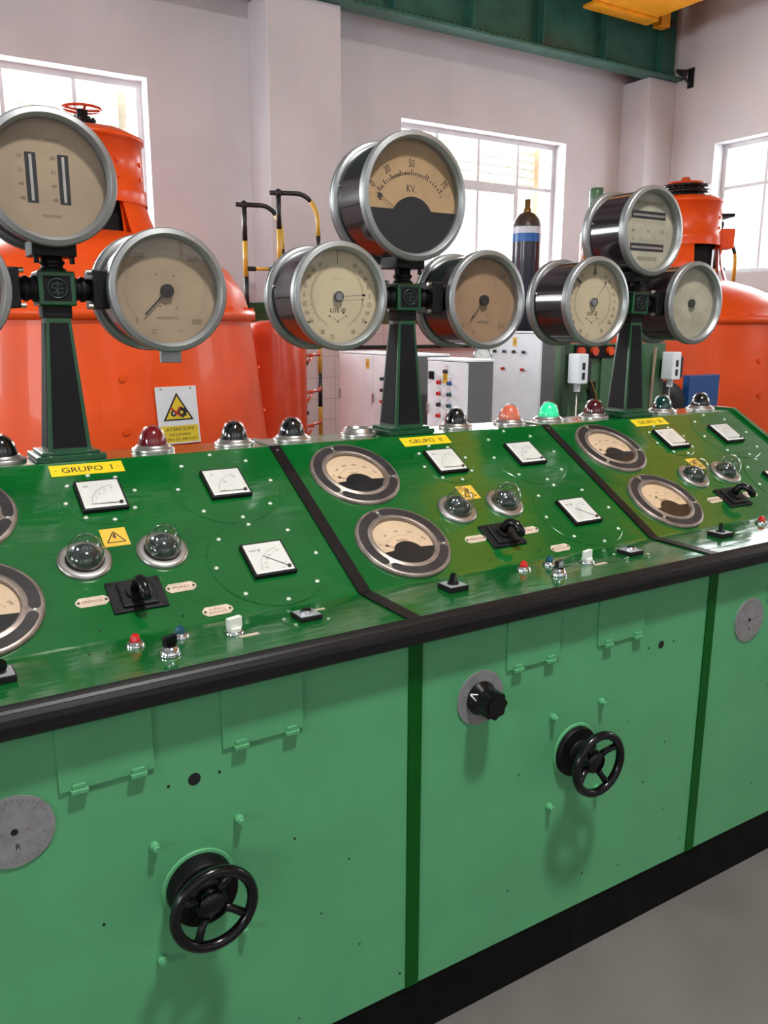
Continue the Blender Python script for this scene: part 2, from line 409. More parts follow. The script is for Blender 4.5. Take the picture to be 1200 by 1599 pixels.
for a, b, zl, zh in lefth: skyl('daylight', (XL-1.0, (a+b)/2, (zl+zh)/2), (0, radians(-90), 0), 3.2, 3.6, 2.6)
# ceiling lamp above the operator's place
t = thing('ceiling_lamp', 'wide white ceiling lamp high above the front of the control desks', 'lamp', (0.4, -1.80, 6.3))
MB().box(-0.5, 0.5, -0.32, 0.32, 0.02, 0.10, lamp_mat).build('lamp_housing', t)
MB().cyl(0.02, 0.10, 0.90, steel).build('lamp_rod', t)
area('lamp_light', (0.4, -1.80, 6.3), (0, 0, 0), 0.55, 0.40, 520, (1.0, 0.985, 0.96))

w = bpy.data.worlds.new('world'); S.world = w; w.use_nodes = True
w.node_tree.nodes['Background'].inputs[0].default_value = (0.93, 0.97, 1.0, 1); w.node_tree.nodes['Background'].inputs[1].default_value = 2.0

# ------------------------------------------------------------------ control desks
TH = atan2(1.204-0.918, 0.705-0.216)
OFF = T(0, 0, Z0)
DESK = OFF @ frame((0, 0.216, 0.918), (1, 0, 0), (0, cos(TH), sin(TH)), (0, -sin(TH), cos(TH)))
SHELF = OFF @ frame((0, 0.216, 0.918), (1, 0, 0), (0, 1, 0), (0, 0, 1))
FRONT = OFF @ frame((0, 0, 0), (1, 0, 0), (0, 0, 1), (0, -1, 0))
LEDGE = OFF @ frame((0, 0.79, 1.2065), (1, 0, 0), (0, 1, 0), (0, 0, 1))

def regular(n, r, a=0.0): return [(r*cos(a+2*pi*i/n), r*sin(a+2*pi*i/n)) for i in range(n)]

def panel_meter(parent, x, s, size, kind):
    M = DESK @ T(x, s, 0.0); h = size/2
    p = MB(M); p.box(-h, h, -h, h, 0.003, 0.014, black_matte, 0.0015)
    o = p.build('panel_meter', parent)
    d = MB(M); k = h-0.0055; d.box(-k, k, -k, k, 0.0135, 0.0147, dial_white)
    px, py = k-0.010, -k+0.010; R = 0.064*size/0.105
    zz = 0.0150
    d.arc(R, R+0.0006, pi/2+0.12, pi-0.03, zz, ink_grey, M=None, cx=px, cy=py)
    for i in range(13):
        a = pi-0.03-(pi/2-0.15)*i/12; L = 0.005 if i % 3 == 0 else 0.0028
        d.line(px+R*cos(a), py+R*sin(a), px+(R+L)*cos(a), py+(R+L)*sin(a), 0.0007, zz, ink_grey)
    if kind == 'kV':
        d.text('kV', 0.0075, -k+0.018, k-0.018, zz, ink)
        for i, s_ in enumerate(['0', '2', '4', '6', '8']):
            a = pi-0.1-(pi/2-0.3)*i/4; d.text(s_, 0.005, px+(R-.008)*cos(a), py+(R-.008)*sin(a), zz, ink_grey)
    elif kind == 'A':
        d.text('A', 0.0075, -k+0.018, k-0.018, zz, ink_grey)
        for i, s_ in enumerate(['0', '100', '200']):
            a = pi-0.1-(pi/2-0.35)*i/2; d.text(s_, 0.0055, px+(R-.011)*cos(a), py+(R-.008)*sin(a), zz, ink_grey)
    else:
        d.text('cos \u03c6', 0.0085, -k+0.022, k-0.020, zz, ink_grey)
        for i, s_ in enumerate(['0,5', '0,7', '0,8', '0,9', '1', '0,9']):
            a = pi-0.12-(pi/2-0.3)*i/5; d.text(s_, 0.0055, px+(R-.011)*cos(a), py+(R-.008)*sin(a), zz, ink_grey)
        d.disc(0.0015, zz, ink, 8, cx=px-0.015, cy=py-0.003); d.disc(0.0013, zz, ink, 8, cx=px-0.004, cy=py+0.014)
    d.build('dial', o, 'white dial')
    a = {'kV': pi-0.03, 'A': pi-0.02, 'cos': pi-0.72}[kind]
    n = MB(M); n.line(px, py, px+R*cos(a), py+R*sin(a), 0.0016, 0.0162, ink); n.cyl(0.0045, 0.0147, 0.0185, ink, 12, T(px, py, 0)); n.build('needle', o)
    g = MB(M); g.box(-k, k, -k, k, 0.0195, 0.0200, pane); g.build('glass', o)
    return o

def round_plate(parent, x, s, r, rr, screw):
    M = DESK @ T(x, s, 0.0)
    p = MB(M); p.lathe([(r, 0.0002), (r, 0.0016)], desk_green, 72); p.lathe([(r, 0.0016), (r-0.001, 0.0022)], desk_green, 72); p.disc(r-0.001, 0.0022, desk_green, 72); o = p.build('cover_plate', parent)
    for i in range(8):
        a = radians(22.5+45*i-22.5+ (0 if rr > .1 else 8))
        c = screw.copy(); COL.objects.link(c); c.parent = o; c.matrix_local = M @ T(rr*cos(a), rr*sin(a), 0.003)
    return o

def round_meter(parent, x, s, txt, needle_a, offs):
    M = DESK @ T(x, s, 0.0); R = 0.129
    p = MB(M)
    p.lathe([(R, 0.0005), (R, 0.006), (R-0.003, 0.0095), (R-0.008, 0.0105), (0.094, 0.0105), (0.090, 0.0135), (0.086, 0.0135), (0.0835, 0.010), (0.0835, 0.0012)], bronze, 72)
    for a in (102, 222, 342):
        p.cyl(0.0035, 0.0105, 0.0125, screw_pale, 10, T(0.110*cos(radians(a)), 0.110*sin(radians(a)), 0))
    o = p.build('round_meter', parent)
    q = MB(M)
    for a in (102, 222, 342):
        b0, b1 = radians(a+8), radians(a+112)
        q.arc(0.0965, 0.1205, b0, b1, 0.0108, inset_dark, 28)
        for bb in (b0, b1):
            q.disc(0.012, 0.0107, inset_dark, 16, cx=0.1085*cos(bb), cy=0.1085*sin(bb))
    q.build('dark_inset', o)
    d = MB(M); d.disc(0.0835, 0.0015, dial_peach, 64)
    R2 = 0.085; cy = -0.034
    for i in range(25):
        a = radians(152-124*i/24); L = 0.006 if i % 4 == 0 else 0.0035; r0 = 0.058
        d.line(r0*cos(a), cy+r0*sin(a), (r0+L)*cos(a), cy+(r0+L)*sin(a), 0.0008, 0.0019, ink_soft)
    for i, s_ in enumerate(txt):
        a = radians(150-120*i/(len(txt)-1)); d.text(s_, 0.0070, 0.076*cos(a), cy+0.076*sin(a), 0.0019, ink_soft, rot=a-pi/2)
    d.text(offs, 0.006, 0, 0.008, 0.0019, ink_soft)
    d.build('dial', o, 'peach dial with faded scale')
    k = MB(M); pts = []
    n = 40; a_l = pi+radians(20); a_r = 2*pi-radians(20)
    for i in range(n+1):
        a = a_l+(a_r-a_l)*i/n; pts.append((0.083*cos(a), 0.083*sin(a)))
    for i in range(17):
        a = radians(20)+(pi-radians(40))*i/16; pts.append((0.043*cos(a), -0.040+0.042*sin(a)))
    k.prism(pts, 0.0016, 0.0035, mask_black); k.build('dial_mask', o, 'black half-moon cover')
    nd = MB(M); a = radians(needle_a); nd.line(0.02*cos(a), cy+0.02*sin(a), 0.060*cos(a), cy+0.060*sin(a), 0.0014, 0.0042, ink)
    nd.flat([(0.052*cos(a), cy+0.052*sin(a)), (0.058*cos(a-.05), cy+.058*sin(a-.05)), (0.066*cos(a), cy+0.066*sin(a)), (0.058*cos(a+.05), cy+.058*sin(a+.05))], 0.0042, ink)
    nd.build('needle', o)
    g = MB(M); g.lathe([(0.0834, 0.0085), (0.0834, 0.0095), (0, 0.0095)], pane, 48, smooth=False); g.build('glass', o)
    return o

def dome_lamp(parent, x, s):
    M = DESK @ T(x, s, 0.0)
    p = MB(M); p.lathe([(0.057, 0.0), (0.0575, 0.004), (0.056, 0.008), (0.050, 0.0105), (0.044, 0.0095), (0.041, 0.0105), (0.038, 0.006), (0.038, 0.001), (0, 0.001)], steel, 48)
    o = p.build('pilot_lamp', parent, 'steel ringed pilot lamp under a clear glass dome')
    b = MB(M); b.lathe([(0.0375, 0.004)]+[(0.036*cos(a), 0.008+0.032*sin(a)) for a in [pi/2*i/10 for i in range(11)]], ball_grey, 36); b.build('reflector', o)
    g = MB(M); g.lathe([(0.0385, 0.004), (0.0385, 0.026)]+[(0.0385*cos(a), 0.026+0.048*sin(a)) for a in [pi/2*i/12 for i in range(1, 13)]], clear_dome, 40); g.build('glass_dome', o)
    return o

def signal_lamp(parent, x, core, label, M0):
    M = M0 @ T(x, 0, 0)
    p = MB(M); p.lathe([(0.055, 0.0), (0.056, 0.006), (0.053, 0.010), (0.046, 0.011), (0.0445, 0.016), (0.041, 0.018), (0.0385, 0.017), (0.0385, 0.010), (0, 0.010)] if core else [(0.055, 0.0), (0.056, 0.006), (0.053, 0.010), (0.046, 0.011), (0.044, 0.022), (0.040, 0.025), (0.036, 0.024), (0.036, 0.012), (0, 0.012)], steel, 44)
    o = p.build('signal_lamp', parent, label)
    if core is None:
        q = MB(M); q.lathe([(0.036, 0.0125), (0.030, 0.016), (0, 0.013)], black_matte, 30); q.build('socket', o)
        return o
    c = MB(M); c.lathe([(0.0358, 0.011), (0.0358, 0.018)]+[(0.0358*cos(a)**0.92, 0.018+0.048*sin(a)**1.05) for a in [pi/2*i/10 for i in range(1, 11)]], core, 36); c.build('lens', o)
    g = MB(M); g.lathe([(0.0382, 0.011), (0.0382, 0.019)]+[(0.0382*cos(a)**0.92, 0.019+0.0505*sin(a)**1.05) for a in [pi/2*i/12 for i in range(1, 13)]], dome_glass, 40); g.build('glass_dome', o)
    return o

def module(xo, numeral, label, cfg):
    t = thing('control_desk', label, 'control desk', (xo, 0, 0), 'control desks standing side by side')
    # --- carcass, plinth-level body
    MB(OFF).box(0.001, 0.999, 0.022, 0.86, 0.001, 0.858, front_green).build('carcass', t)
    fp = MB(OFF); fp.box(0.018, 0.999, 0.0, 0.021, 0.001, 0.900, front_green)
    F = FRONT; fp.M = Matrix.Identity(4)
    if numeral == 'I' : hx, hz, hr = 0.498, 0.696, 0.0125
    else: hx, hz, hr = 0.802, 0.696, 0.011
    fp.disc(hr, 0.0006, hole_black, 20, F, hx, hz)
    for dx in (-0.05, 0.05): fp.disc(0.0032, 0.0006, hole_black, 8, F, hx+dx, hz)
    rnd = random.Random(ord(numeral[-1])*3+len(numeral))
    for (a, b) in ((0.32, 0.46), (0.36, 0.86), (0.29, 0.14), (0.86, 0.18), (0.70, 0.50), (0.66, 0.83), (0.84, 0.40), (0.55, 0.09), (0.70, 0.06), (0.33, 0.855), (0.77, 0.30), (0.96, 0.05)):
        fp.disc(0.0022+0.0012*rnd.random(), 0.0006, hole_black, 7, F, a+0.02*(rnd.random()-.5), b+0.01*(rnd.random()-.5))
    fp.build('front_panel', t, 'pale green front panel')
    # --- desk top
    d = MB(OFF @ frame((0.0005, 0, 0), (0, 1, 0), (0, 0, 1), (1, 0, 0)))
    d.prism([(0.0, 0.861), (0.86, 0.861), (0.86, 1.2065), (0.709, 1.2065), (0.7035, 1.2045), (0.220, 0.9203), (0.2135, 0.918), (0.0, 0.918)], 0, 0.999, desk_green)
    d.M = Matrix.Identity(4)
    for (a, b, r) in ((0.36, 0.11, .003), (0.39, 0.10, .003), (0.40, 0.19, .0025), (0.57, 0.19, .003)):
        d.disc(r, 0.0004, hole_black, 8, DESK if b > .15 else SHELF, a, b-.16)
    d.build('desk_top', t, 'glossy green desk top, sloping above a flat shelf')
    # --- front fittings
    for (a, b) in ((0.258, 0.424), (0.556, 0.726)):
        fl = MB(F); fl.box(a, b, 0.742, 0.868, 0.0002, 0.0045, front_green, 0.001); fl.build('flap', t)
    for x in (0.291, 0.394, 0.592, 0.700):
        c = MB(F); c.box(x-0.015, x+0.015, 0.736, 0.745, 0.0003, 0.013, front_green, 0.0015); c.box(x-0.012, x+0.012, 0.745, 0.754, 0.0045, 0.009, front_green, 0.0015); c.build('hinge', t)
    for (x, z) in ((0.415, 0.585), (0.583, 0.585), (0.416, 0.338), (0.584, 0.338)):
        c = MB(F @ T(x, z, 0)); c.cyl(0.0095, 0.0003, 0.010, front_green, 14, bev=0.002); c.cyl(0.0068, 0.010, 0.019, front_green, 12, bev=0.0015); c.build('bolt', t)
    # index dial
    M = F @ T(0.182, 0.695, 0)
    c = MB(M); c.cyl(0.066, 0.0002, 0.003, dialplate_grey, 56)
    for i in range(40):
        a = 2*pi*i/40; c.line(0.054*cos(a), 0.054*sin(a), 0.060*cos(a), 0.060*sin(a), 0.0012, 0.0033, ink_grey)
    for i in range(10):
        a = radians(225-30*i); c.text(str(i), 0.0075, 0.0495*cos(a), 0.0495*sin(a), 0.0033, ink_grey, rot=a-pi/2)
    if not cfg['knob']:
        c.disc(0.006, 0.0034, hole_black, 16); c.text('R', 0.011, 0.004, -0.028, 0.0034, ink)
        for dx in (-.021, .021): c.cyl(0.0025, 0.003, 0.0042, steel, 8, T(dx, 0.002, 0))
    o = c.build('index_dial', t, 'grey round index dial')
    if cfg['knob']:
        k = MB(M); k.lathe([(0.040, 0.0032), (0.041, 0.008)], black_gloss, 44); k.lathe([(0.041, 0.008), (0.026, 0.026)], black_gloss, 44); k.disc(0.026, 0.026, black_gloss, 44)
        n = 64; ring = [(0.032*(1+0.07*cos(8*2*pi*i/n))*cos(2*pi*i/n), 0.032*(1+0.07*cos(8*2*pi*i/n))*sin(2*pi*i/n)) for i in range(n)]
        k.prism(ring, 0.025, 0.058, black_gloss); k.cyl(0.022, 0.058, 0.060, black_gloss, 24)
        k.build('knob', o, 'black fluted knob')
        k = MB(M @ RZ(radians(152)))          # a V lying on the sloping collar of the knob
        def con(r, a_): return (r*cos(a_), r*sin(a_), 0.0264+(0.026-r)*1.2+0.0004)
        for sg in (-1, 1):
            r0, r1, a1 = 0.0405, 0.0285, sg*0.30; dw = 0.045
            k.add([con(r0, -dw), con(r0, dw), con(r1, a1+dw), con(r1, a1-dw)], [(0, 1, 2, 3)], white_plastic)
        k.build('pointer_mark', o, 'white pointer mark')
    # handwheel
    M = F @ T(0.497, 0.472, 0)
    h = MB(M @ T(0, 0, 0.085)); R, r = 0.0758, 0.0106
    ringp = [(R*cos(2*pi*i/56), R*sin(2*pi*i/56)) for i in range(56)]
    prof = [(R+r*cos(2*pi*i/14), r*1.05*sin(2*pi*i/14)) for i in range(15)]
    h.lathe(prof, black_gloss, 64)
    for q in range(4):
        a = radians(cfg['wheel']+90*q)
        h.tube([(0.018*cos(a), 0.018*sin(a), -0.018), (0.045*cos(a), 0.045*sin(a), -0.012), (0.074*cos(a), 0.074*sin(a), 0)], 0.0085, black_gloss, 10, rs=[0.010, 0.0078, 0.0085])
    h.lathe([(0.020, -0.075), (0.026, -0.045), (0.030, -0.030), (0.030, -0.012), (0.026, -0.004), (0, -0.004)], black_gloss, 36)
    o = h.build('handwheel', t, 'black four-spoke handwheel')
    b = MB(M); e_ = cfg['drum']; b.lathe([(0.066, 0.003), (0.066, 0.012+e_), (0.063, 0.016+e_)], wheel_matte, 48); b.lathe([(0.063, 0.016+e_), (0.034, 0.018+e_)], wheel_matte, 48); b.lathe([(0.034, 0.018+e_), (0.030, 0.026+e_), (0, 0.026+e_)], wheel_matte, 40); b.build('mounting_flange', o)
    b = MB(M); b.lathe([(0.074, 0.0002), (0.074, 0.002), (0.070, 0.003), (0, 0.003)], front_green, 48); b.build('base_ring', o, 'pale green ring')
    # --- desk instruments
    n = MB(DESK @ T(0.492, 0.537, 0.0)); n.box(-0.086, 0.086, -0.0205, 0.0205, 0.0002, 0.003, yellow_plate)
    n.text('\u00b7 GRUPO  '+numeral+' \u00b7', 0.019, 0, 0, 0.0034, ink, w=0.150 if len(numeral) < 3 else 0.155)
    n.build('name_plate', t, 'yellow plate reading GRUPO '+numeral)
    sc = MB(); sc.lathe([(0.0055, 0), (0.0055, 0.0022), (0.003, 0.0038), (0, 0.0038)], screw_pale, 12)
    me = sc.build('screw', t); first = me
    round_plate(t, 0.498, 0.428, 0.092, 0.0825, first); round_plate(t, 0.807, 0.426, 0.141, 0.124, first); round_plate(t, 0.811, 0.147, 0.141, 0.1265, first)
    bpy.data.objects.remove(first)
    panel_meter(t, 0.498, 0.428, 0.105, 'kV'); panel_meter(t, 0.807, 0.427, 0.106, 'A'); panel_meter(t, 0.811, 0.147, 0.106, 'cos')
    round_meter(t, 0.183, 0.417, ['0', '100', '200', '300', '400', '500'], 152 if numeral != 'III' else 150, 'VOLTS')
    round_meter(t, 0.186, 0.139, ['0', '50', '100', '150', '200'], 150 if numeral != 'III' else 112, 'AMPERES')
    dome_lamp(t, 0.415, 0.228); dome_lamp(t, 0.584, 0.227)
    # high voltage label
    n = MB(DESK @ T(0.495, 0.291, 0)); n.box(-0.0285, 0.0285, -0.029, 0.029, 0.0002, 0.0012, yellow_warn)
    tri = [(0.023*cos(radians(90+120*i)), 0.023*sin(radians(90+120*i))-0.005) for i in range(3)]
    for i in range(3): n.line(*tri[i], *tri[(i+1) % 3], 0.0026, 0.0015, ink)
    n.flat([(-0.002, 0.011), (0.003, 0.011), (0.0005, 0.002), (0.004, 0.003), (-0.002, -0.010), (-0.0005, -0.001), (-0.0045, -0.002)], 0.0015, ink)
    n.build('warning_label', t, 'yellow lightning-bolt warning label')
    # pistol-grip selector switch
    M = DESK @ T(0.494, 0.108, 0)
    n = MB(M); n.box(-0.0575, 0.0575, -0.044, 0.044, 0.0002, 0.006, black_matte, 0.0015)
    for a in (-1, 1):
        for b_ in (-1, 1): n.cyl(0.004, 0.006, 0.0075, hole_black, 10, T(a*0.050, b_*0.037, 0))
    o = n.build('selector_switch', t, 'black selector switch with pistol grip')
    n = MB(M); n.box(-0.037, 0.037, -0.036, 0.034, 0.006, 0.013, black_matte, 0.003); n.cyl(0.024, 0.013, 0.020, black_matte, 24); n.build('index_plate', o)
    n = MB(M @ RZ(radians(cfg['grip'])))
    n.tube([(0, 0.004, 0.018), (0, 0.004, 0.034), (0, 0.001, 0.046), (0, -0.008, 0.056), (0, -0.022, 0.060), (0, -0.036, 0.056), (0, -0.047, 0.047), (0, -0.051, 0.041)], 0.011, black_gloss, 16,
           rs=[0.014, 0.012, 0.0115, 0.0115, 0.012, 0.0125, 0.012, 0.008])
    n.build('pistol_grip', o)
    def plaque(x, s, lines, sx=0.034):
        n = MB(DESK @ T(x, s, 0)); c = 0.009
        n.prism([(-sx, -0.013+c), (-sx+c, -0.013), (sx-c, -0.013), (sx, -0.013+c), (sx, 0.013-c), (sx-c, 0.013), (-sx+c, 0.013), (-sx, 0.013-c)], 0.0002, 0.002, tag_cream)
        n.flat([(-sx+.011, -.0085), (sx-.011, -.0085), (sx-.011, .0085), (-sx+.011, .0085)], 0.0023, tag_pink)
        for k, l in enumerate(lines):
            n.text(l, 0.0075 if len(lines) == 1 else 0.0055, 0, 0 if len(lines) == 1 else 0.004-0.0085*k, 0.0026, ink_soft, w=min(0.040, 0.009*len(l)))
        for a in (-1, 1): n.cyl(0.003, 0.002, 0.003, inset_dark, 8, T(a*(sx-.006), 0, 0))
        n.build('legend_plate', t, 'small cream legend plate')
    plaque(0.403, 0.110, ['FRENOS']); plaque(0.591, 0.110, ['PIAD']); plaque(0.646, 0.027, ['DESC', 'EXCIT'])
    # --- shelf controls
    def pilot(x, v, m_, lab):
        M = SHELF @ T(x, v, 0)
        n = MB(M); n.lathe([(0.019, 0.0002), (0.0195, 0.004), (0.016, 0.008), (0.0125, 0.011), (0.011, 0.011)], chrome, 28); o = n.build('pilot_light', t, lab)
        n = MB(M); n.lathe([(0.0115, 0.009), (0.011, 0.014), (0.008, 0.022), (0.004, 0.025), (0, 0.0255)], m_, 8, smooth=False); n.build('lens', o)
    pilot(0.447, -0.052, red_btn, 'small red pilot light'); pilot(0.537, -0.052, teal_btn, 'small dark teal pilot light')
    M = SHELF @ T(0.490, -0.135, 0)
    n = MB(M); n.lathe([(0.020, 0.0002), (0.021, 0.005), (0.018, 0.010), (0.0145, 0.020), (0.012, 0.020)], chrome, 30); o = n.build('rotary_switch', t, 'chrome collared rotary switch')
    n = MB(M @ RZ(radians(20))); n.cyl(0.0125, 0.018, 0.024, black_gloss, 20); n.box(-0.014, 0.014, -0.006, 0.006, 0.022, 0.040, black_gloss, 0.002); n.build('knob', o, 'black lever knob')
    M = SHELF @ T(0.640, -0.085, 0)
    n = MB(M); n.lathe([(0.020, 0.0002), (0.020, 0.004), (0.017, 0.006), (0, 0.006)], chrome, 28); o = n.build('selector_knob', t, 'white selector knob on chrome base')
    n = MB(M @ RZ(radians(14))); n.cyl(0.015, 0.006, 0.012, white_plastic, 20); n.box(-0.0165, 0.0165, -0.0065, 0.0065, 0.010, 0.034, white_plastic, 0.002); n.build('knob', o)
    n = MB(M); n.box(-0.002, 0.040, -0.036, -0.025, 0.0002, 0.0015, tag_cream); n.text('0  1', 0.004, 0.019, -0.0305, 0.0018, ink_soft); n.build('caption_strip', o, 'cream caption strip')
    M = SHELF @ T(0.805, -0.085, 0)
    n = MB(M); n.cyl(0.055, 0.0002, 0.0012, desk_green, 36)
    for a in (40, 160, 215, 320): n.cyl(0.004, 0.0012, 0.003, screw_pale, 8, T(0.048*cos(radians(a)), 0.048*sin(radians(a)), 0))
    n.box(-0.026, 0.026, -0.026, 0.026, 0.0012, 0.012, black_matte, 0.0015); n.box(-0.0235, 0.0235, -0.0235, 0.0235, 0.0118, 0.0128, grey_plate)
    o = n.build('key_switch', t, 'square key switch')
    n = MB(M); n.cyl(0.0145, 0.0128, 0.020, chrome, 24, bev=0.003); n.cyl(0.010, 0.020, 0.0215, black_gloss, 18); n.build('key_cylinder', o, 'chrome key cylinder')
    n = MB(M); n.box(0.036, 0.062, 0.030, 0.040, 0.0002, 0.0015, tag_cream); n.build('caption_strip', o, 'cream caption strip')
    M = SHELF @ T(0.196, -0.085, 0)
    n = MB(M); n.box(-0.027, 0.027, -0.027, 0.027, 0.0002, 0.013, black_matte, 0.0015); n.box(-0.0245, 0.0245, -0.0245, 0.0245, 0.0128, 0.0138, grey_plate)
    o = n.build('cam_switch', t, 'square cam switch with black lever')
    n = MB(M @ RZ(radians(35))); n.cyl(0.014, 0.0138, 0.019, black_gloss, 20)
    n.prism([(-0.016, 0.018), (0.016, 0.018), (0.013, 0.032), (0.004, 0.039), (-0.006, 0.036)], -0.006, 0.006, black_gloss, M=frame((0, 0, 0), (1, 0, 0), (0, 0, 1), (0, -1, 0))); n.build('lever', o)
    # --- signal lamps on the top ledge
    if numeral == 'III':
        m = MB(OFF @ frame((1.0, 0, 0), (0, 1, 0), (0, 0, 1), (1, 0, 0)))
        m.prism([(0.0, 0.0), (0.86, 0.0), (0.86, 1.2165), (0.703, 1.2165), (0.215, 0.930), (0.0, 0.928)], 0, 0.022, desk_green); m.build('end_plate', t)
    for x, (core, lab) in zip((0.095, 0.318, 0.688, 0.917), cfg['lamps']): signal_lamp(t, x, core, lab, LEDGE)
    return t
K = lambda c: (core_black, c)
blk = (core_black, 'black signal lamp dome')
module(-1.0, 'I', 'green control desk lettered GRUPO I, nearest, with the empty-holed index dial at far left', dict(knob=False, wheel=60, grip=4, drum=0.026,
       lamps=[blk, blk, (core_red, 'dark red signal lamp dome'), blk]))
module(0.0, 'II', 'middle green control desk lettered GRUPO II, with a black fluted knob on its front', dict(knob=True, wheel=29, grip=18, drum=0.0,
       lamps=[blk, (None, 'open signal lamp socket without dome'), blk, (core_orange, 'salmon signal lamp dome')]))
module(1.0, 'III', 'farthest green control desk lettered GRUPO III, running out of frame at right', dict(knob=False, wheel=40, grip=24, drum=0.0,
       lamps=[(core_green, 'lit emerald signal lamp dome'), (core_wine, 'wine red signal lamp dome'), (core_teal, 'dark teal signal lamp dome'), blk]))
# strips covering the seams between neighbouring desks
for xo, pair in ((0.0, 'GRUPO I and GRUPO II'), (1.0, 'GRUPO II and GRUPO III')):
    X = T(xo, 0, 0)
    st = MB(X @ OFF); st.box(-0.018, 0.017, -0.004, -0.0003, 0.003, 0.8755, strip_green)
    for z in (0.82, 0.42, 0.03): st.cyl(0.005, 0.004, 0.0052, strip_green, 10, frame((0, 0, z), (1, 0, 0), (0, 0, 1), (0, -1, 0)))
    tag(st.build('cover_strip'), 'deep green vertical strip covering the front seam between %s desks' % pair, 'strip', 'seam strips on the desk fronts')
    j = MB()
    j.M = X @ DESK; j.box(-0.016, 0.016, -0.001, 0.5665, 0.0018, 0.0050, joint_black); j.cyl(0.004, 0.0045, 0.0065, steel, 10, T(0, 0.545, 0))
    j.M = X @ SHELF; j.box(-0.016, 0.016, -0.2155, -0.001, 0.0010, 0.0045, joint_black)
    j.M = X @ OFF; j.box(-0.016, 0.016, 0.705, 0.86, 1.2068, 1.2106, steel)
    tag(j.build('joint_strip'), 'black bent strip on the desk tops between %s' % pair, 'strip', 'joint strips on the desk tops')
# continuous rubber edge, plinth
m = MB(OFF @ frame((-1.0, 0, 0), (0, 1, 0), (0, 0, 1), (1, 0, 0)))
prof = [(0.004, 0.9185), (0.004, 0.9225), (-0.004, 0.9245), (-0.008, 0.9225), (-0.012, 0.9245), (-0.017, 0.9215), (-0.021, 0.923), (-0.026, 0.919), (-0.030, 0.9195), (-0.036, 0.912), (-0.039, 0.902), (-0.039, 0.882), (-0.033, 0.876), (-0.0005, 0.876), (-0.0005, 0.9185)]
m.prism(prof[::-1], 0, 2.9985, rubber)
tag(m.build('edge_moulding'), 'ribbed black rubber edge along the front of all three desks', 'edging')
m = MB(); m.box(-1.0, 2.0, 0.004, 0.85, 0.0, Z0-0.0005, plinth_black)
tag(m.build('plinth'), 'black plinth running under the row of green desks', 'plinth')

# ------------------------------------------------------------------ gauge columns
def ticks(d, r0, r1, a0, a1, n, w, z, m_, major=5, L2=None, cx=0, cy=0):
    for i in range(n+1):
        a = a0+(a1-a0)*i/n; e = L2 if (L2 and i % major == 0) else r1
        d.line(cx+r0*cos(a), cy+r0*sin(a), cx+e*cos(a), cy+e*sin(a), w, z, m_)

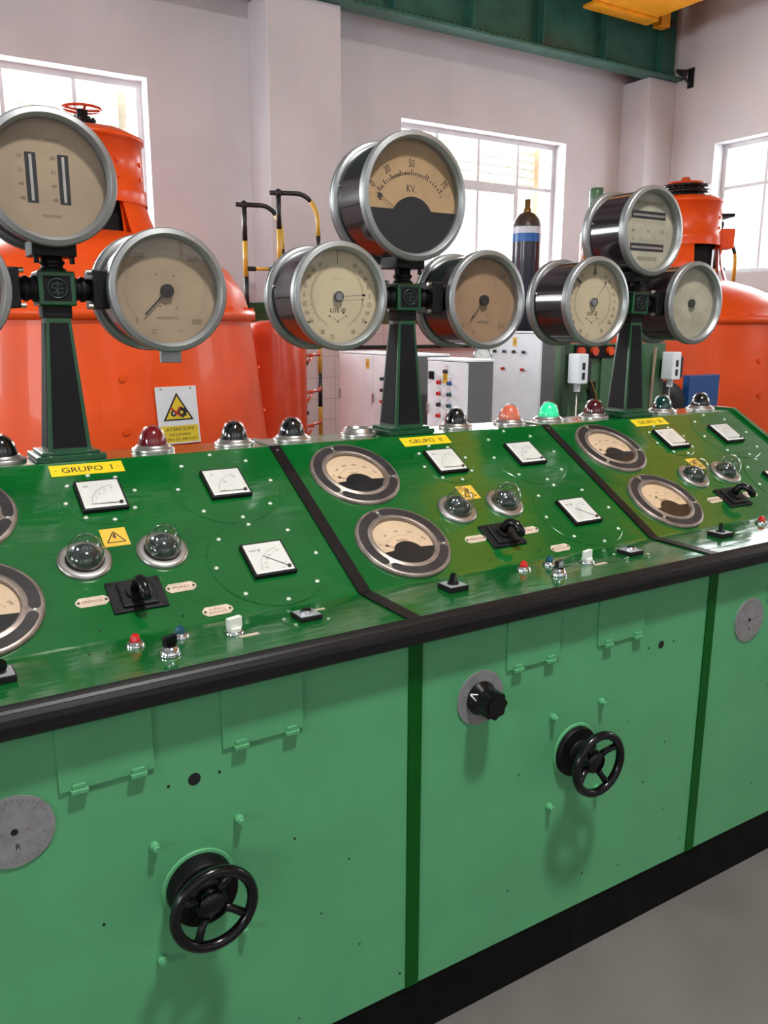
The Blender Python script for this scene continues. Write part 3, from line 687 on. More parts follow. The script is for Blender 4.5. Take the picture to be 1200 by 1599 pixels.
def gauge(parent, x, z, R, kind, label, depth=0.208):
    M = frame((x, 0.69, z), (1, 0, 0), (0, 0, 1), (0, -1, 0))
    g = MB(M); g.lathe([(R-0.013, -0.030), (R-0.013, -depth+0.03)], drum_dark, 64)
    for i in range(2):
        a = radians(168+180*i); g.cyl(0.004, 0, 0.006, steel, 8, frame(((R-.013)*cos(a), (R-.013)*sin(a), -depth+.045), (0, 0, 1), (-sin(a), cos(a), 0), (cos(a), sin(a), 0)))
    o = g.build('gauge', parent, label)
    f = MB(M)
    for pr in ([(R-0.0225, -0.033), (R-0.0225, -0.014)], [(R-0.0225, -0.014), (R-0.0165, -0.0025), (R-0.0145, -0.0005)], [(R-0.0145, -0.0005), (R-0.0035, -0.004)], [(R-0.0035, -0.004), (R-0.001, -0.006), (R, -0.010)],
               [(R, -0.010), (R, -0.027)], [(R, -0.027), (R-0.003, -0.031), (R-0.014, -0.034)]): f.lathe(pr, gauge_metal, 84)
    f.build('front_rim', o, 'grey metal rim')
    f = MB(M); f.lathe([(R-0.014, -depth+0.032), (R-0.004, -depth+0.030), (R, -depth+0.026), (R, -depth+0.016), (R-0.004, -depth+0.013), (R-0.004, -depth+0.008), (R, -depth+0.005), (R-0.004, -depth), (0, -depth)], gauge_metal, 64); f.build('rear_rim', o, 'grey metal rear rim')
    d = MB(M); Ri = R-0.0225; zz = -0.0325; zt = -0.0320
    n = MB(M)
    if kind == 'kw':
        d.disc(Ri, zz, dial_beige, 64)
        ticks(d, 0.66*R, 0.70*R, radians(225), radians(-45), 60, 0.0008, zt, ink_soft, 5, 0.72*R)
        for s_, a in (('0', 222), ('1000', 130), ('2000', 48), ('3000', -44)): d.text(s_, 0.014, 0.68*R*cos(radians(a))*1.03, 0.72*R*sin(radians(a)), zt, ink_soft, xs=0.75)
        for sx, sy in ((-.16, .26), (.13, .24), (-.12, -.25), (.17, -.28)): d.disc(0.0025, zt, ink_soft, 8, cx=sx*R, cy=sy*R)
        d.text('KILOWATTS', 0.007, 0, -0.44*R, zt, ink_soft, w=0.055); d.text('\u25a1', 0.009, -0.24*R, -0.66*R, zt, ink_soft); d.text('~', 0.012, 0.22*R, -0.64*R, zt, ink_soft); d.text('-------', 0.004, -0.03*R, 0.36*R, zt, ink_soft, w=.035)
        a = radians(225); n.line(0.02*cos(a), 0.02*sin(a), 0.55*R*cos(a), 0.55*R*sin(a), 0.0042, -0.026, ink); n.cyl(0.0165, -0.032, -0.022, ink, 28)
    elif kind == 'amp':
        d.disc(Ri, zz, dial_brown, 64)
        ticks(d, 0.64*R, 0.68*R, radians(225), radians(-45), 50, 0.0007, zt, ink_soft, 5, 0.70*R)
        for s_, a in (('0', 226), ('100', 138), ('200', 46), ('300', -48)): d.text(s_, 0.016, 0.74*R*cos(radians(a)), 0.70*R*sin(radians(a)), zt, ink_soft, xs=0.8)
        for sx, sy in ((-.14, .26), (.14, .26), (-.16, -.28), (.12, -.29), (-.26, 0), (.34, -.03)): d.disc(0.0025, zt, ink_soft, 8, cx=sx*R, cy=sy*R)
        d.text('AMPERES', 0.009, 0, -0.44*R, zt, ink_soft, w=0.048); d.text('~', 0.012, 0.15*R, -0.64*R, zt, ink_soft); d.text('\u25a1', 0.010, -0.24*R, -0.64*R, zt, ink_soft)
        a = radians(229); n.line(0.02*cos(a), 0.02*sin(a), 0.54*R*cos(a), 0.54*R*sin(a), 0.0024, -0.026, ink)
        n.flat([(0.38*R*cos(a), 0.38*R*sin(a)), (0.44*R*cos(a-.06), 0.44*R*sin(a-.06)), (0.52*R*cos(a), 0.52*R*sin(a)), (0.44*R*cos(a+.06), 0.44*R*sin(a+.06))], -0.0258, ink); n.cyl(0.016, -0.032, -0.022, ink, 28)
    elif kind.startswith('cos'):
        d.disc(Ri, zz, dial_cream, 64); c_ = ink_soft
        labs = ['08', '06', '04', '02', '0', '02', '04', '06', '08']
        for side in (1, -1):
            for k, s_ in enumerate(labs):
                a = radians(58-108*k/8); a = a if side == 1 else pi-a
                if k == 8: a = radians(-62) if side == 1 else pi+radians(62)
                d.text(s_, 0.0125, 0.705*R*cos(a), 0.705*R*sin(a)-.003, zt, c_, xs=0.72)
            for i in range(41):
                a = radians(68-132*i/40); a = a if side == 1 else pi-a
                L = 0.61 if i % 5 == 0 else 0.575
                d.line(0.535*R*cos(a), 0.535*R*sin(a), L*R*cos(a), L*R*sin(a), 0.0010, zt, c_)
        d.line(0, 0.60*R, 0, 0.83*R, 0.0016, zt, ink); d.line(-0.03*R, 0.83*R, 0.03*R, 0.83*R, 0.0016, zt, ink)
        d.text('cos \u03c6', 0.0165, 0, -0.235*R, zt, ink, w=0.050)
        d.line(-0.17*R, -0.36*R, 0, -0.45*R, 0.0009, zt, c_); d.line(0.17*R, -0.36*R, 0, -0.45*R, 0.0009, zt, c_)
        for sx, sy in ((-.18, -.36), (.18, -.36), (0, -.46)): d.disc(0.0028, zt, ink_soft, 8, cx=sx*R, cy=sy*R)
        for sx in (-.62, .62): d.disc(0.003, zt, ink, 8, cx=sx*R, cy=-0.47*R)
        d.text('--------', 0.004, 0, 0.33*R, zt, c_, w=0.034); d.text('\u25a1', 0.010, -0.12*R, -0.74*R, zt, c_)
        a = radians(4) if kind == 'cos1' else radians(52)
        n.line(0.012*cos(a), 0.012*sin(a), 0.58*R*cos(a), 0.58*R*sin(a), 0.0014, -0.026, ink_grey)
        n.flat([(0.50*R*cos(a), 0.50*R*sin(a)), (0.54*R*cos(a-.05), 0.54*R*sin(a-.05)), (0.60*R*cos(a), 0.60*R*sin(a)), (0.54*R*cos(a+.05), 0.54*R*sin(a+.05))], -0.0258, ink)
        n.cyl(0.0145, -0.032, -0.022, ink_grey, 28); n.arc(0.0115, 0.0145, 0, 2*pi, -0.0218, ink, 28)
        if kind == 'cos3':
            for a in (radians(90), radians(137)):
                n.flat([(0.58*R*cos(a), 0.58*R*sin(a)), (0.62*R*cos(a-.05), 0.62*R*sin(a-.05)), (0.84*R*cos(a), 0.84*R*sin(a)), (0.62*R*cos(a+.05), 0.62*R*sin(a+.05))], -0.0258, ink)
    elif kind == 'kv':
        d.disc(Ri, zz, dial_tan, 72)
        cy = -0.40*R
        def A(deg): return pi/2-radians(deg)
        for i, deg in enumerate([-52, -49, -46, -41, -37, -33, -30, -28, -26, -24, -22, -20, -18, -16, -13.5, -11, -9, -7, -5, -3, 0, 3, 6, 9, 12, 15, 18, 21, 24, 29, 33.5, 38, 42.5, 47]):
            major = deg in (-52, -41, -30, -15, -16, 0, 24, 47, 21)
            a = A(deg); d.line(0.745*R*cos(a), cy+0.745*R*sin(a), (0.83 if major else 0.79)*R*cos(a), cy+(0.83 if major else 0.79)*R*sin(a), 0.0030, zt, ink)
        for s_, deg in (('0', -53), ('30', -30.5), ('50', 0), ('70', 45)): d.text(s_, 0.021, 0.925*R*cos(A(deg)), cy+0.925*R*sin(A(deg)), zt, ink, rot=-radians(deg), xs=0.72)
        d.text('KV.', 0.021, 0, 0.14*R, zt, ink, xs=0.8); d.disc(0.003, zt, ink_soft, 8, cx=.58*R, cy=.06*R); d.disc(0.002, zt, ink_soft, 8, cx=.74*R, cy=.08*R); d.disc(0.002, zt, ink_soft, 8, cx=-.78*R, cy=.02*R)
        k = MB(M); pts = []
        al = math.asin(0.20*R/(Ri-.0005))
        for i in range(49):
            a = pi+al+(pi-2*al)*i/48; pts.append(((Ri-.0005)*cos(a), (Ri-.0005)*sin(a)))
        b0 = math.asin(0.20/0.41)
        for i in range(21):
            a = b0+(pi-2*b0)*i/20; pts.append((0.41*R*cos(a), -0.40*R+0.41*R*sin(a)))
        k.prism(pts, -0.0322, -0.024, mask_black); k.build('dial_mask', o, 'black lower half of dial')
        a = A(-57); n.line(0.30*R*cos(a), cy+0.30*R*sin(a), 0.80*R*cos(a), cy+0.80*R*sin(a), 0.0016, -0.0285, ink)
        n.flat([(0.66*R*cos(a), cy+0.66*R*sin(a)), (0.72*R*cos(a-.05), cy+0.72*R*sin(a-.05)), (0.80*R*cos(a), cy+0.80*R*sin(a)), (0.72*R*cos(a+.05), cy+0.72*R*sin(a+.05))], -0.0283, ink)
    elif kind == 'bars':
        d.disc(Ri, zz, dial_beige, 72)
        for sx in (-.235, .235):
            d.box((sx-.08)*R, (sx+.08)*R, -0.36*R, 0.36*R, zz, zt, mask_black)
            d.box((sx-.02)*R, (sx+.02)*R, -0.33*R, 0.33*R, zt, zt+.001, steel)
            for k_ in range(4):
                d.text(['50', '51', '49', '48'][k_], 0.008, (sx-.15)*R, (0.30-.2*k_)*R, zt, ink_soft)
        d.text('FRECUENCIA', 0.007, 0, 0.55*R, zt, ink_soft, w=0.06); d.text('PERIODOS', 0.006, 0.02*R, -0.54*R, zt, ink_soft, w=0.04)
        n = None
    elif kind == 'freq':
        d.disc(Ri, zz, dial_grey, 72)
        for sy in (.36, -.35):
            d.box(-0.56*R, 0.56*R, (sy-.085)*R, (sy+.085)*R, zz, zt, mask_black)
            d.box(-0.53*R, 0.53*R, (sy-.03)*R, (sy+.02)*R, zt, zt+.001, steel)
            for i in range(21):
                x_ = -0.5+i/20.0; L = .10 if i % 5 == 0 else .06
                y0 = sy-.12 if sy > 0 else sy+.12; y1 = y0-L if sy > 0 else y0+L
                d.line(x_*R, y0*R, x_*R, y1*R, 0.0011, zt, ink_soft)
        for k_, s_ in enumerate(('48', '50', '52')): d.text(s_, 0.0105, (-.5+.5*k_)*R, 0.01*R, zt, ink_soft)
        d.text('FRECUENCIMETRO', 0.012, 0, 0.62*R, zt, ink_soft, w=0.145); d.text('PERIODOS', 0.013, 0.02*R, -0.60*R, zt, ink_soft, w=0.098)
        n = None
    else:
        d.disc(Ri, zz, dial_grey, 64)
        for i in range(9): d.disc(0.0022, zt, ink_soft, 8, cx=random.uniform(-.4, .5)*R, cy=random.uniform(-.6, .3)*R)
        d.text('---', 0.006, 0, -0.42*R, zt, ink_soft, w=.03)
        n.cyl(0.015, -0.032, -0.022, ink, 28); n.line(0.012, -0.012, 0.02, -0.02, 0.003, -0.026, ink)
    d.build('dial', o, {'kv': 'tan dial marked KV', 'freq': 'greyish dial with two horizontal slots', 'bars': 'beige dial with two vertical slots'}.get(kind))
    if n and n.v: n.build('needle' if kind not in ('blank',) else 'hub_cap', o)
    gl = MB(M); gl.lathe([(Ri+.0005, -0.0195), (Ri+.0005, -0.0175), (0, -0.0175)], pane, 64, smooth=False); gl.build('glass', o)
    return o

def column(xo, label, gs):
    t = thing('gauge_column', label, 'gauge column', (xo+0.467, 0.775, Z0+1.2065), 'gauge columns on top of the desks')
    I = t.matrix_basis.inverted() if False else T(-(xo+0.467), -0.775, -(Z0+1.2065))
    B = I @ T(xo, 0, Z0)         # desk-local coordinates -> column-local
    m = MB(B); m.box(0.385, 0.549, 0.712, 0.850, 1.2067, 1.222, post_green, 0.003); m.box(0.398, 0.536, 0.722, 0.838, 1.222, 1.230, post_green, 0.002); m.build('base_plate', t)
    # tapered post with dark inset panels
    m = MB(B); X, Y = 0.467, 0.778
    b, tp, z0, z1 = (0.0505, 0.047), (0.0285, 0.028), 1.230, 1.548
    vs = []
    for (hx, hy), z in ((b, z0), (tp, z1)):
        vs += [(X-hx, Y-hy, z), (X+hx, Y-hy, z), (X+hx, Y+hy, z), (X-hx, Y+hy, z)]
    m.add(vs, [(0, 1, 5, 4), (1, 2, 6, 5), (2, 3, 7, 6), (3, 0, 4, 7), (0, 3, 2, 1), (4, 5, 6, 7)], post_green)
    o = m.build('post', t, 'tapered dark green post')
    for (i, j) in ((0, 1), (1, 2), (2, 3), (3, 0)):
        A0, A1, C1, C0 = [Vector(vs[q]) for q in (i, j, j+4, i+4)]
        nn = (A1-A0).cross(C0-A0).normalized()*0.0012
        def P(u, v):
            return (A0*(1-u)+A1*u)*(1-v)+(C0*(1-u)+C1*u)*v
        q = [P(.10, .025)+nn, P(.90, .025)+nn, P(.87, .965)+nn, P(.13, .965)+nn]
        q2 = [P(.10, .025)-nn, P(.90, .025)-nn, P(.87, .965)-nn, P(.13, .965)-nn]
        k = MB(B); k.add(q+q2, [(0, 1, 2, 3), (0, 4, 5, 1), (1, 5, 6, 2), (2, 6, 7, 3), (3, 7, 4, 0)], post_dark); k.build('inset_panel', o, 'charcoal inset panel')
    m = MB(B); m.box(0.434, 0.500, 0.748, 0.808, 1.548, 1.578, black_matte, 0.003); m.build('neck', t)
    m = MB(B); m.box(0.425, 0.510, 0.737, 0.819, 1.576, 1.656, post_green, 0.004); o = m.build('hub_box', t)
    e = MB(B @ frame((0.4675, 0.737, 1.616), (1, 0, 0), (0, 0, 1), (0, -1, 0)))
    e.box(-0.031, 0.031, -0.029, 0.029, 0.0002, 0.0012, post_dark); e.build('inset_panel', o, 'charcoal inset panel')
    e = MB(B @ frame((0.4675, 0.737, 1.616), (1, 0, 0), (0, 0, 1), (0, -1, 0)))
    e.lathe([(0.0235, 0.0012), (0.0235, 0.003), (0.0205, 0.003), (0.0205, 0.0012)], emblem_dark, 36)
    e.box(-0.0015, 0.0015, -0.017, 0.017, 0.0012, 0.0028, emblem_dark)
    for sy in (-1, 0, 1): e.box(0.002, 0.013, sy*0.010-0.0014, sy*0.010+0.0014, 0.0012, 0.0028, emblem_dark)
    for sy in (-1, 0, 1): e.box(-0.013, -0.002, sy*0.010-0.0014, sy*0.010+0.0014, 0.0012, 0.0028, emblem_dark)
    e.box(-0.013, -0.0105, 0, 0.010, 0.0012, 0.0028, emblem_dark); e.box(-0.0045, -0.002, -0.010, 0, 0.0012, 0.0028, emblem_dark)
    e.build('emblem', o, 'raised round emblem')
    for side in (-1, 1):
        a = MB(B @ frame((0.4675+side*0.0425, 0.778, 1.616), (0, 1, 0), (0, 0, side), (side, 0, 0)))
        a.lathe([(0.031, 0), (0.031, 0.006), (0.026, 0.009), (0.026, 0.016), (0.030, 0.018), (0.030, 0.026), (0.026, 0.030), (0.026, 0.048), (0, 0.048)], black_matte, 28)
        a.box(-0.045, 0.045, -0.046, 0.046, 0.040, 0.078, black_matte, 0.003)
        for q in (-1, 1): a.cyl(0.006, -0.004, 0.012, steel, 8, frame((-0.032, q*0.040, 0.040), (1, 0, 0), (0, 1, 0), (0, 0, -1)))
        a.build('side_arm', t, 'black flanged arm')
    gt = [g for g in gs if g[3] == 'top'][0]
    a = MB(B @ frame((0.4675, 0.778, 1.656), (1, 0, 0), (0, 1, 0), (0, 0, 1))); zb = gt[1]-gt[2]-1.656+0.012
    a.lathe([(0.031, 0), (0.031, 0.006), (0.025, 0.009), (0.025, 0.016), (0.029, 0.018), (0.029, 0.024), (0.024, 0.028), (0.024, zb), (0, zb)], black_matte, 28)
    a.box(-0.05, 0.05, -0.045, 0.045, zb-0.030, zb+0.006, black_matte, 0.003)
    for q in (-1, 1): a.cyl(0.006, 0, 0.016, black_matte, 8, T(q*0.040, -0.032, zb-0.046))
    a.build('top_arm', t, 'black flanged arm')
    for (x, z, R, where, kind, lab) in gs:
        g = gauge(t, 0, 0, R, kind, lab)
        # shift meshes into column-local coordinates
        Mx = B @ T(x, 0, z)
        g.data.transform(Mx)
        for c in g.children: c.data.transform(Mx)
    if xo < -0.5:
        m = MB(B); m.box(0.705, 0.758, 0.730, 0.745, 1.438, 1.474, gauge_metal, 0.002); m.build('tag_lug', t, 'grey metal lug below the right gauge')
    return t
column(-1.0, 'gauge column on the GRUPO I desk, nearest, its top dial with two vertical slots', [
    (0.213, 1.613, 0.150, 'left', 'amp', 'left gauge, mostly cut off by the frame'), (0.725, 1.616, 0.150, 'right', 'kw', 'right gauge with beige dial to 3000'),
    (0.463, 1.857, 0.150, 'top', 'bars', 'top gauge with two vertical slots')])
column(0.0, 'middle gauge column on the GRUPO II desk, its large top dial marked KV', [
    (0.214, 1.612, 0.149, 'left', 'cos1', 'left gauge marked cos phi'), (0.734, 1.611, 0.150, 'right', 'amp', 'right gauge with brown dial'),
    (0.460, 1.894, 0.178, 'top', 'kv', 'large top gauge marked KV, half black')])
column(1.0, 'farthest gauge column on the GRUPO III desk, its top dial with two horizontal slots', [
    (0.211, 1.614, 0.150, 'left', 'cos3', 'left gauge marked cos phi with three pointers'), (0.721, 1.618, 0.150, 'right', 'blank', 'right gauge with blank stained dial'),
    (0.463, 1.859, 0.152, 'top', 'freq', 'top gauge with two horizontal slots')])

# ------------------------------------------------------------------ generators
def generator(loc, label, kind):
    t = thing('generator', label, 'generator', loc, 'orange generators')
    kb = 1.0 if kind == 'wheel' else 0.72
    m = MB(); m.lathe([(1.06, 0.0), (1.06, 0.35), (1.0, 0.96), (0.935, 1.55), (0.915, 1.70), (0.915, 1.705)], orange, 96)
    for i in range(14):
        a = 2*pi*i/14+0.1
        for z, r in ((1.42, 0.952), (1.15, 0.981)):
            if (i+int(z*10)) % 3 == 0: m.cyl(0.018, 0, 0.012, orange, 10, frame((r*cos(a), r*sin(a), z), (-sin(a), cos(a), 0), (0, 0, 1), (cos(a), sin(a), 0)))
    m.build('lower_housing', t)
    m = MB(); m.lathe([(0.915, 1.705), (0.945, 1.715), (0.945, 1.765), (0.905, 1.78)]+[(r_, 1.765+(z_-1.765)*kb) for r_, z_ in ((0.875, 1.88), (0.79, 2.00), (0.60, 2.11), (0.43, 2.18), (0.33, 2.20), (0, 2.20))], orange, 96)
    for i in range(28):
        a = 2*pi*i/28; m.cyl(0.014, 1.765, 1.785, orange, 6, T(0.925*cos(a), 0.925*sin(a), 0))
    m.build('upper_bell', t)
    m = MB(); m.lathe([(0.26, 2.04), (0.26, 2.42), (0, 2.42)], hole_black, 40); m.build('inner_neck', t, 'black opening under the exciter')
    for i in range(4):
        m = MB(); a = radians(20+90*i)
        m.lathe([(0.40, 1.765+.42*kb), (0.36, 1.90+.38*kb), (0.325, 2.38), (0.30, 2.38), (0.32, 1.90+.36*kb), (0.33, 1.765+.42*kb)], orange, 8, a0=a, a1=a+radians(38)); m.build('neck_strut', t)
    m = MB(); m.lathe([(0.335, 2.36), (0.328, 2.40), (0.330, 2.41), (0.330, 2.44), (0.318, 2.45), (0.315, 2.70), (0.330, 2.705), (0.330, 2.725), (0.305, 2.735), (0.26, 2.76), (0, 2.77)], orange, 64)
    for i in range(10):
        a = 2*pi*i/10
        for z in (2.50, 2.58): m.cyl(0.012, 0, 0.012, orange, 8, frame((0.314*cos(a), 0.314*sin(a), z), (-sin(a), cos(a), 0), (0, 0, 1), (cos(a), sin(a), 0)))
    o = m.build('exciter_housing', t)
    if kind == 'wheel':
        m = MB(); m.lathe([(0.05, 2.755), (0.06, 2.80), (0.03, 2.83), (0.03, 2.88), (0, 2.88)], black_matte, 20)
        for i in range(10):
            a = 2*pi*i/10; m.tube([(0.03*cos(a), 0.03*sin(a), 2.80), (0.07*cos(a), 0.07*sin(a), 2.83)], 0.012, black_matte, 6)
        m.build('spindle', t)
        m = MB(); prof = [(0.105+0.008*cos(2*pi*i/8), 2.885+0.008*sin(2*pi*i/8)) for i in range(9)]; m.lathe(prof, orange_red, 36)
        for i in range(4):
            a = 2*pi*i/4; m.tube([(0.02*cos(a), 0.02*sin(a), 2.875), (0.10*cos(a), 0.10*sin(a), 2.885)], 0.008, orange_red, 6)
        m.build('top_handwheel', t, 'red handwheel')
    else:
        m = MB(); m.lathe([(0.20, 2.74), (0.20, 2.77), (0.17, 2.77), (0.17, 2.79), (0.20, 2.79), (0.20, 2.82), (0.17, 2.82), (0.17, 2.84), (0.20, 2.84), (0.20, 2.86), (0, 2.86)], black_gloss, 36); m.build('slip_rings', t, 'black slip ring stack')
        m = MB(); m.lathe([(0.15, 2.86), (0.15, 2.885), (0.05, 2.895), (0.03, 2.93), (0, 2.93)], orange_red, 30); m.build('top_cap', t, 'red cap')
        m = MB(); a = radians(-38)
        m.box(-0.10, 0.10, 0.27, 0.42, 2.34, 2.50, orange, 0.008, M=RZ(a-pi/2)); m.build('terminal_box', t)
        m = MB(); m.box(-0.13, 0.13, 0.26, 0.40, 2.60, 2.625, black_matte, 0.004, M=RZ(radians(-30)-pi/2)); m.build('bracket', t, 'black bracket')
        m = MB(); a = radians(-25); c, s = cos(a), sin(a)
        m.tube([(0.32*c, 0.32*s, 2.62), (0.37*c, 0.37*s, 2.56), (0.35*c, 0.35*s, 2.46), (0.37*c, 0.37*s, 2.34), (0.38*c, 0.38*s, 2.22), (0.42*c, 0.42*s, 2.17)], 0.012, black_matte, 8); m.build('cable', t, 'black cable')
    return t
generator((0.30, 3.88, 0), 'big orange bell-shaped generator behind the GRUPO I desk, bearing a warning sign', 'wheel')
generator((5.257, 3.674, 0), 'big orange bell-shaped generator at far right by the right wall window', 'rings')

# warning sign on the near generator
c = Vector((0.30, 3.88, 0)); ang = atan2(2.925-3.88, 0.452-0.30); rad = Vector((cos(ang), sin(ang), 0)); tan_ = Vector((-sin(ang), cos(ang), 0)).normalized()
slope = Vector((-rad.x*0.1126, -rad.y*0.1126, 1)).normalized()
nrm = tan_.cross(slope).normalized()
cz = 1.218; rr = 0.915+(1.70-cz)*0.1130
M = frame(Vector((c.x+rad.x*rr, c.y+rad.y*rr, cz))+nrm*0.012, tan_, slope, nrm)
t = thing('warning_sign', 'white warning sign with yellow triangle and ATENCION text on orange generator', 'sign')
m = MB(M); m.box(-0.118, 0.118, -0.150, 0.150, 0, 0.003, sign_white, 0.001)
tri = [(-0.088, -0.028), (0.088, -0.028), (0.0, 0.118)]
m.flat(tri, 0.0035, ink); m.flat([(-0.072, -0.020), (0.072, -0.020), (0, 0.100)], 0.0040, sign_yellow)
def gearpts(cx, cy, r, n):
    return [(cx+r*(1.0 if i % 4 in (0, 1) else 0.78)*cos(2*pi*i/(4*n)), cy+r*(1.0 if i % 4 in (0, 1) else 0.78)*sin(2*pi*i/(4*n))) for i in range(4*n)]
m.flat(gearpts(0.024, 0.014, 0.030, 8), 0.0044, ink); m.disc(0.009, 0.0048, sign_yellow, 16, cx=0.020, cy=0.014)
m.flat(gearpts(-0.026, 0.010, 0.019, 7), 0.0044, ink); m.disc(0.006, 0.0048, sign_white, 14, cx=-0.026, cy=0.010)
m.line(-0.040, 0.040, 0.012, -0.006, 0.010, 0.0050, sign_red); m.line(0.012, 0.044, -0.012, 0.004, 0.010, 0.0050, sign_red)
m.flat([(-0.108, -0.142), (0.108, -0.142), (0.108, -0.055), (-0.108, -0.055)], 0.0035, sign_yellow)
m.text('\u00a1ATENCION!', 0.019, 0.0, -0.072, 0.0040, ink, w=0.165); m.text('MAQUINARIA', 0.014, 0, -0.101, 0.0040, ink, w=0.125); m.text('FUERA DE SERVICIO', 0.014, 0, -0.126, 0.0040, ink, w=0.190)
m.build('panel', t)
for sx in (-.085, .085):
    s = MB(M); s.cyl(0.005, 0.003, 0.006, steel, 8, T(sx, 0.138, 0)); s.build('screw', t)

# red-orange cylindrical tank beside the near generator
t = thing('pressure_tank', 'red-orange cylindrical tank standing right of the near orange generator', 'tank', (1.60, 4.17, 0))
m = MB(); m.lathe([(0.225, 0), (0.225, 1.60), (0.215, 1.66), (0.18, 1.70), (0.10, 1.715), (0, 1.72)], orange_red, 56); m.build('shell', t)
for z in (1.42, 1.06, 0.7):
    m = MB(); a = radians(-28); m.box(-0.014, 0.014, 0.222, 0.236, z-0.014, z+0.014, rail_black, 0.002, M=RZ(a-pi/2)); m.build('bolt', t)
for z in (1.47, 1.20, 0.95):
    m = MB()
    m.tube([(0.20, -0.10, z-0.06), (0.36, 0.10, z)], 0.010, orange_red, 8); m.tube([(0.21, -0.06, z), (0.36, 0.10, z), (0.42, 0.14, z), (0.44, 0.15, z+.02), (0.43, 0.15, z-.015)], 0.012, orange_red, 8)
    m.build('hook', t, 'red hook arm')

# black and yellow hooped railings
def striped(m, pts, r):
    """tube in alternating black and yellow lengths"""
    P = [Vector(p) for p in pts]
    out = []; acc = 0.0
    seg = 0.27; cur = [P[0]]; col = 0
    for a, b in zip(P, P[1:]):
        d = (b-a).length; pos = 0.0
        while d-pos > seg-acc:
            pos += seg-acc; q = a+(b-a)*(pos/d); cur.append(q); m.tube(cur, r, (rail_black, rail_yellow)[col], 10); cur = [q]; col = 1-col; acc = 0.0
        acc += d-pos; cur.append(b)
    if len(cur) > 1 and (cur[-1]-cur[0]).length > 1e-4: m.tube(cur, r, (rail_black, rail_yellow)[col], 10)
def hoop(P, Q, zt, label, dy=-0.4):
    t = thing('handrail', label, 'handrail', (P[0], P[1], 0), 'black and yellow hooped handrails')
    d = Vector((Q[0]-P[0], Q[1]-P[1], 0))
    m = MB(); striped(m, [(0, 0, zt), (0, 0, 0)], 0.020); m.build('post', t)
    pts = [(0, 0, zt), tuple(d*0.45+Vector((0, 0, zt)))]
    for i in range(1, 9):
        a = pi/2*i/8; pts.append(tuple(d*(0.45+0.55*sin(a))+Vector((0, 0, zt-0.22*(1-cos(a))))))
    pts += [tuple(d+Vector((0, 0, z))) for z in (zt-.4, 1.0, 0)]
    m = MB(); m.tube([tuple(d*-0.22+Vector((0, 0, zt))), (0, 0, zt)], 0.018, rail_black, 8); striped(m, pts, 0.018); m.build('hoop', t)
    m = MB(); m.lathe([(0, -.035), (.026, -.02), (.032, 0), (.026, .02), (0, .035)], rail_black, 14, T(0, 0, zt)); m.build('joint', t)
    return t
hoop((1.749, 5.006), (2.035, 4.932), 2.60, 'left hooped handrail striped black and yellow, with crossbar')
h2 = hoop((1.987, 4.88), (2.275, 4.77), 2.69, 'taller right hooped handrail striped black and yellow')
hoop((6.42, 4.19), (6.62, 4.11), 2.52, 'lone hooped handrail in front of the right wall window', dy=-0.40)
m = MB(); m.tube([(0, 0, 2.12), (0.075, -0.02, 2.12)], 0.018, rail_black, 8); m.tube([(0.075, -0.02, 2.12), (0.17, -0.07, 2.12)], 0.014, rail_yellow, 8); m.tube([(0.17, -0.07, 2.12), (0.208, -0.104, 2.12)], 0.016, rail_black, 8)
t = [o for o in COL.objects if o.name == 'handrail'][0]
m.build('crossbar', t)

# ------------------------------------------------------------------ cabinets, bottle, governor
def small_knob(m, M, c, r=0.014):
    m.cyl(r*1.25, 0, 0.004, steel, 12, M); m.cyl(r, 0.004, 0.022, c, 12, M)
def box_cabinet(name, label, x0, x1, y0, y1, h, items, doors=1, top=True):
    """white front faces -x"""
    t = thing(name, label, 'cabinet', (x0, y0, 0), 'white electrical cabinets')
    W, D = y1-y0, x1-x0
    m = MB(); m.box(0.018, D, 0, W, 0.0, h, cab_shade_and_grey, 0.003); m.box(0.0, D+0.004, -0.004, W+0.004, h, h+0.012, cab_white, 0.002); m.build('body', t, 'body with backlit shade in its grey side colour')
    F = frame((0, W, 0), (0, -1, 0), (0, 0, 1), (-1, 0, 0))
    for k in range(doors):
        a, b = W*k/doors, W*(k+1)/doors
        d = MB(F @ T(0, 0, -0.018)); d.box(a+0.003, b-0.003, 0.03, h-0.004, 0, 0.018, cab_white, 0.002); o = d.build('door', t, 'white door')
        for hz in (h*.18, h*.82):
            q = MB(F); q.box(a+0.006, a+0.020, hz-0.03, hz+0.03, 0, 0.010, steel, 0.002); q.build('hinge', o)
    for (u, v, kind, c) in items:
        M = F @ T(u, v, 0)
        if kind == 'warn':
            q = MB(M @ Matrix.Scale(0.62, 4)); q.prism([(-0.036, -0.05), (0.036, -0.05), (0.036, 0.05), (-0.036, 0.05)], 0.0003, 0.0015, yellow_warn)
            for i in range(3): q.line(*[(0.027*cos(radians(90+120*(i+e))), 0.027*sin(radians(90+120*(i+e)))-.004)[w_] for e in (0, 1) for w_ in (0, 1)], 0.004, 0.002, ink)
            q.line(0.004, 0.014, -0.004, -0.010, 0.005, 0.002, ink); q.build('warning_label', t, 'yellow warning label')
        elif kind == 'tag':
            q = MB(M); q.box(-0.016, 0.016, -0.008, 0.008, 0.0003, 0.002, sign_white); q.build('caption', t)
        elif kind == 'handle':
            q = MB(M @ Matrix.Scale(0.75, 4)); q.box(-0.03, 0.03, -0.03, 0.03, 0.0003, 0.008, rail_black, 0.002); q.box(-0.008, 0.008, -0.028, 0.03, 0.008, 0.03, rail_black, 0.002); q.build('rotary_handle', t, 'black rotary handle')
        else:
            q = MB(M); small_knob(q, Matrix.Identity(4), c, 0.011); q.build('push_button', t)
    return t
its = []
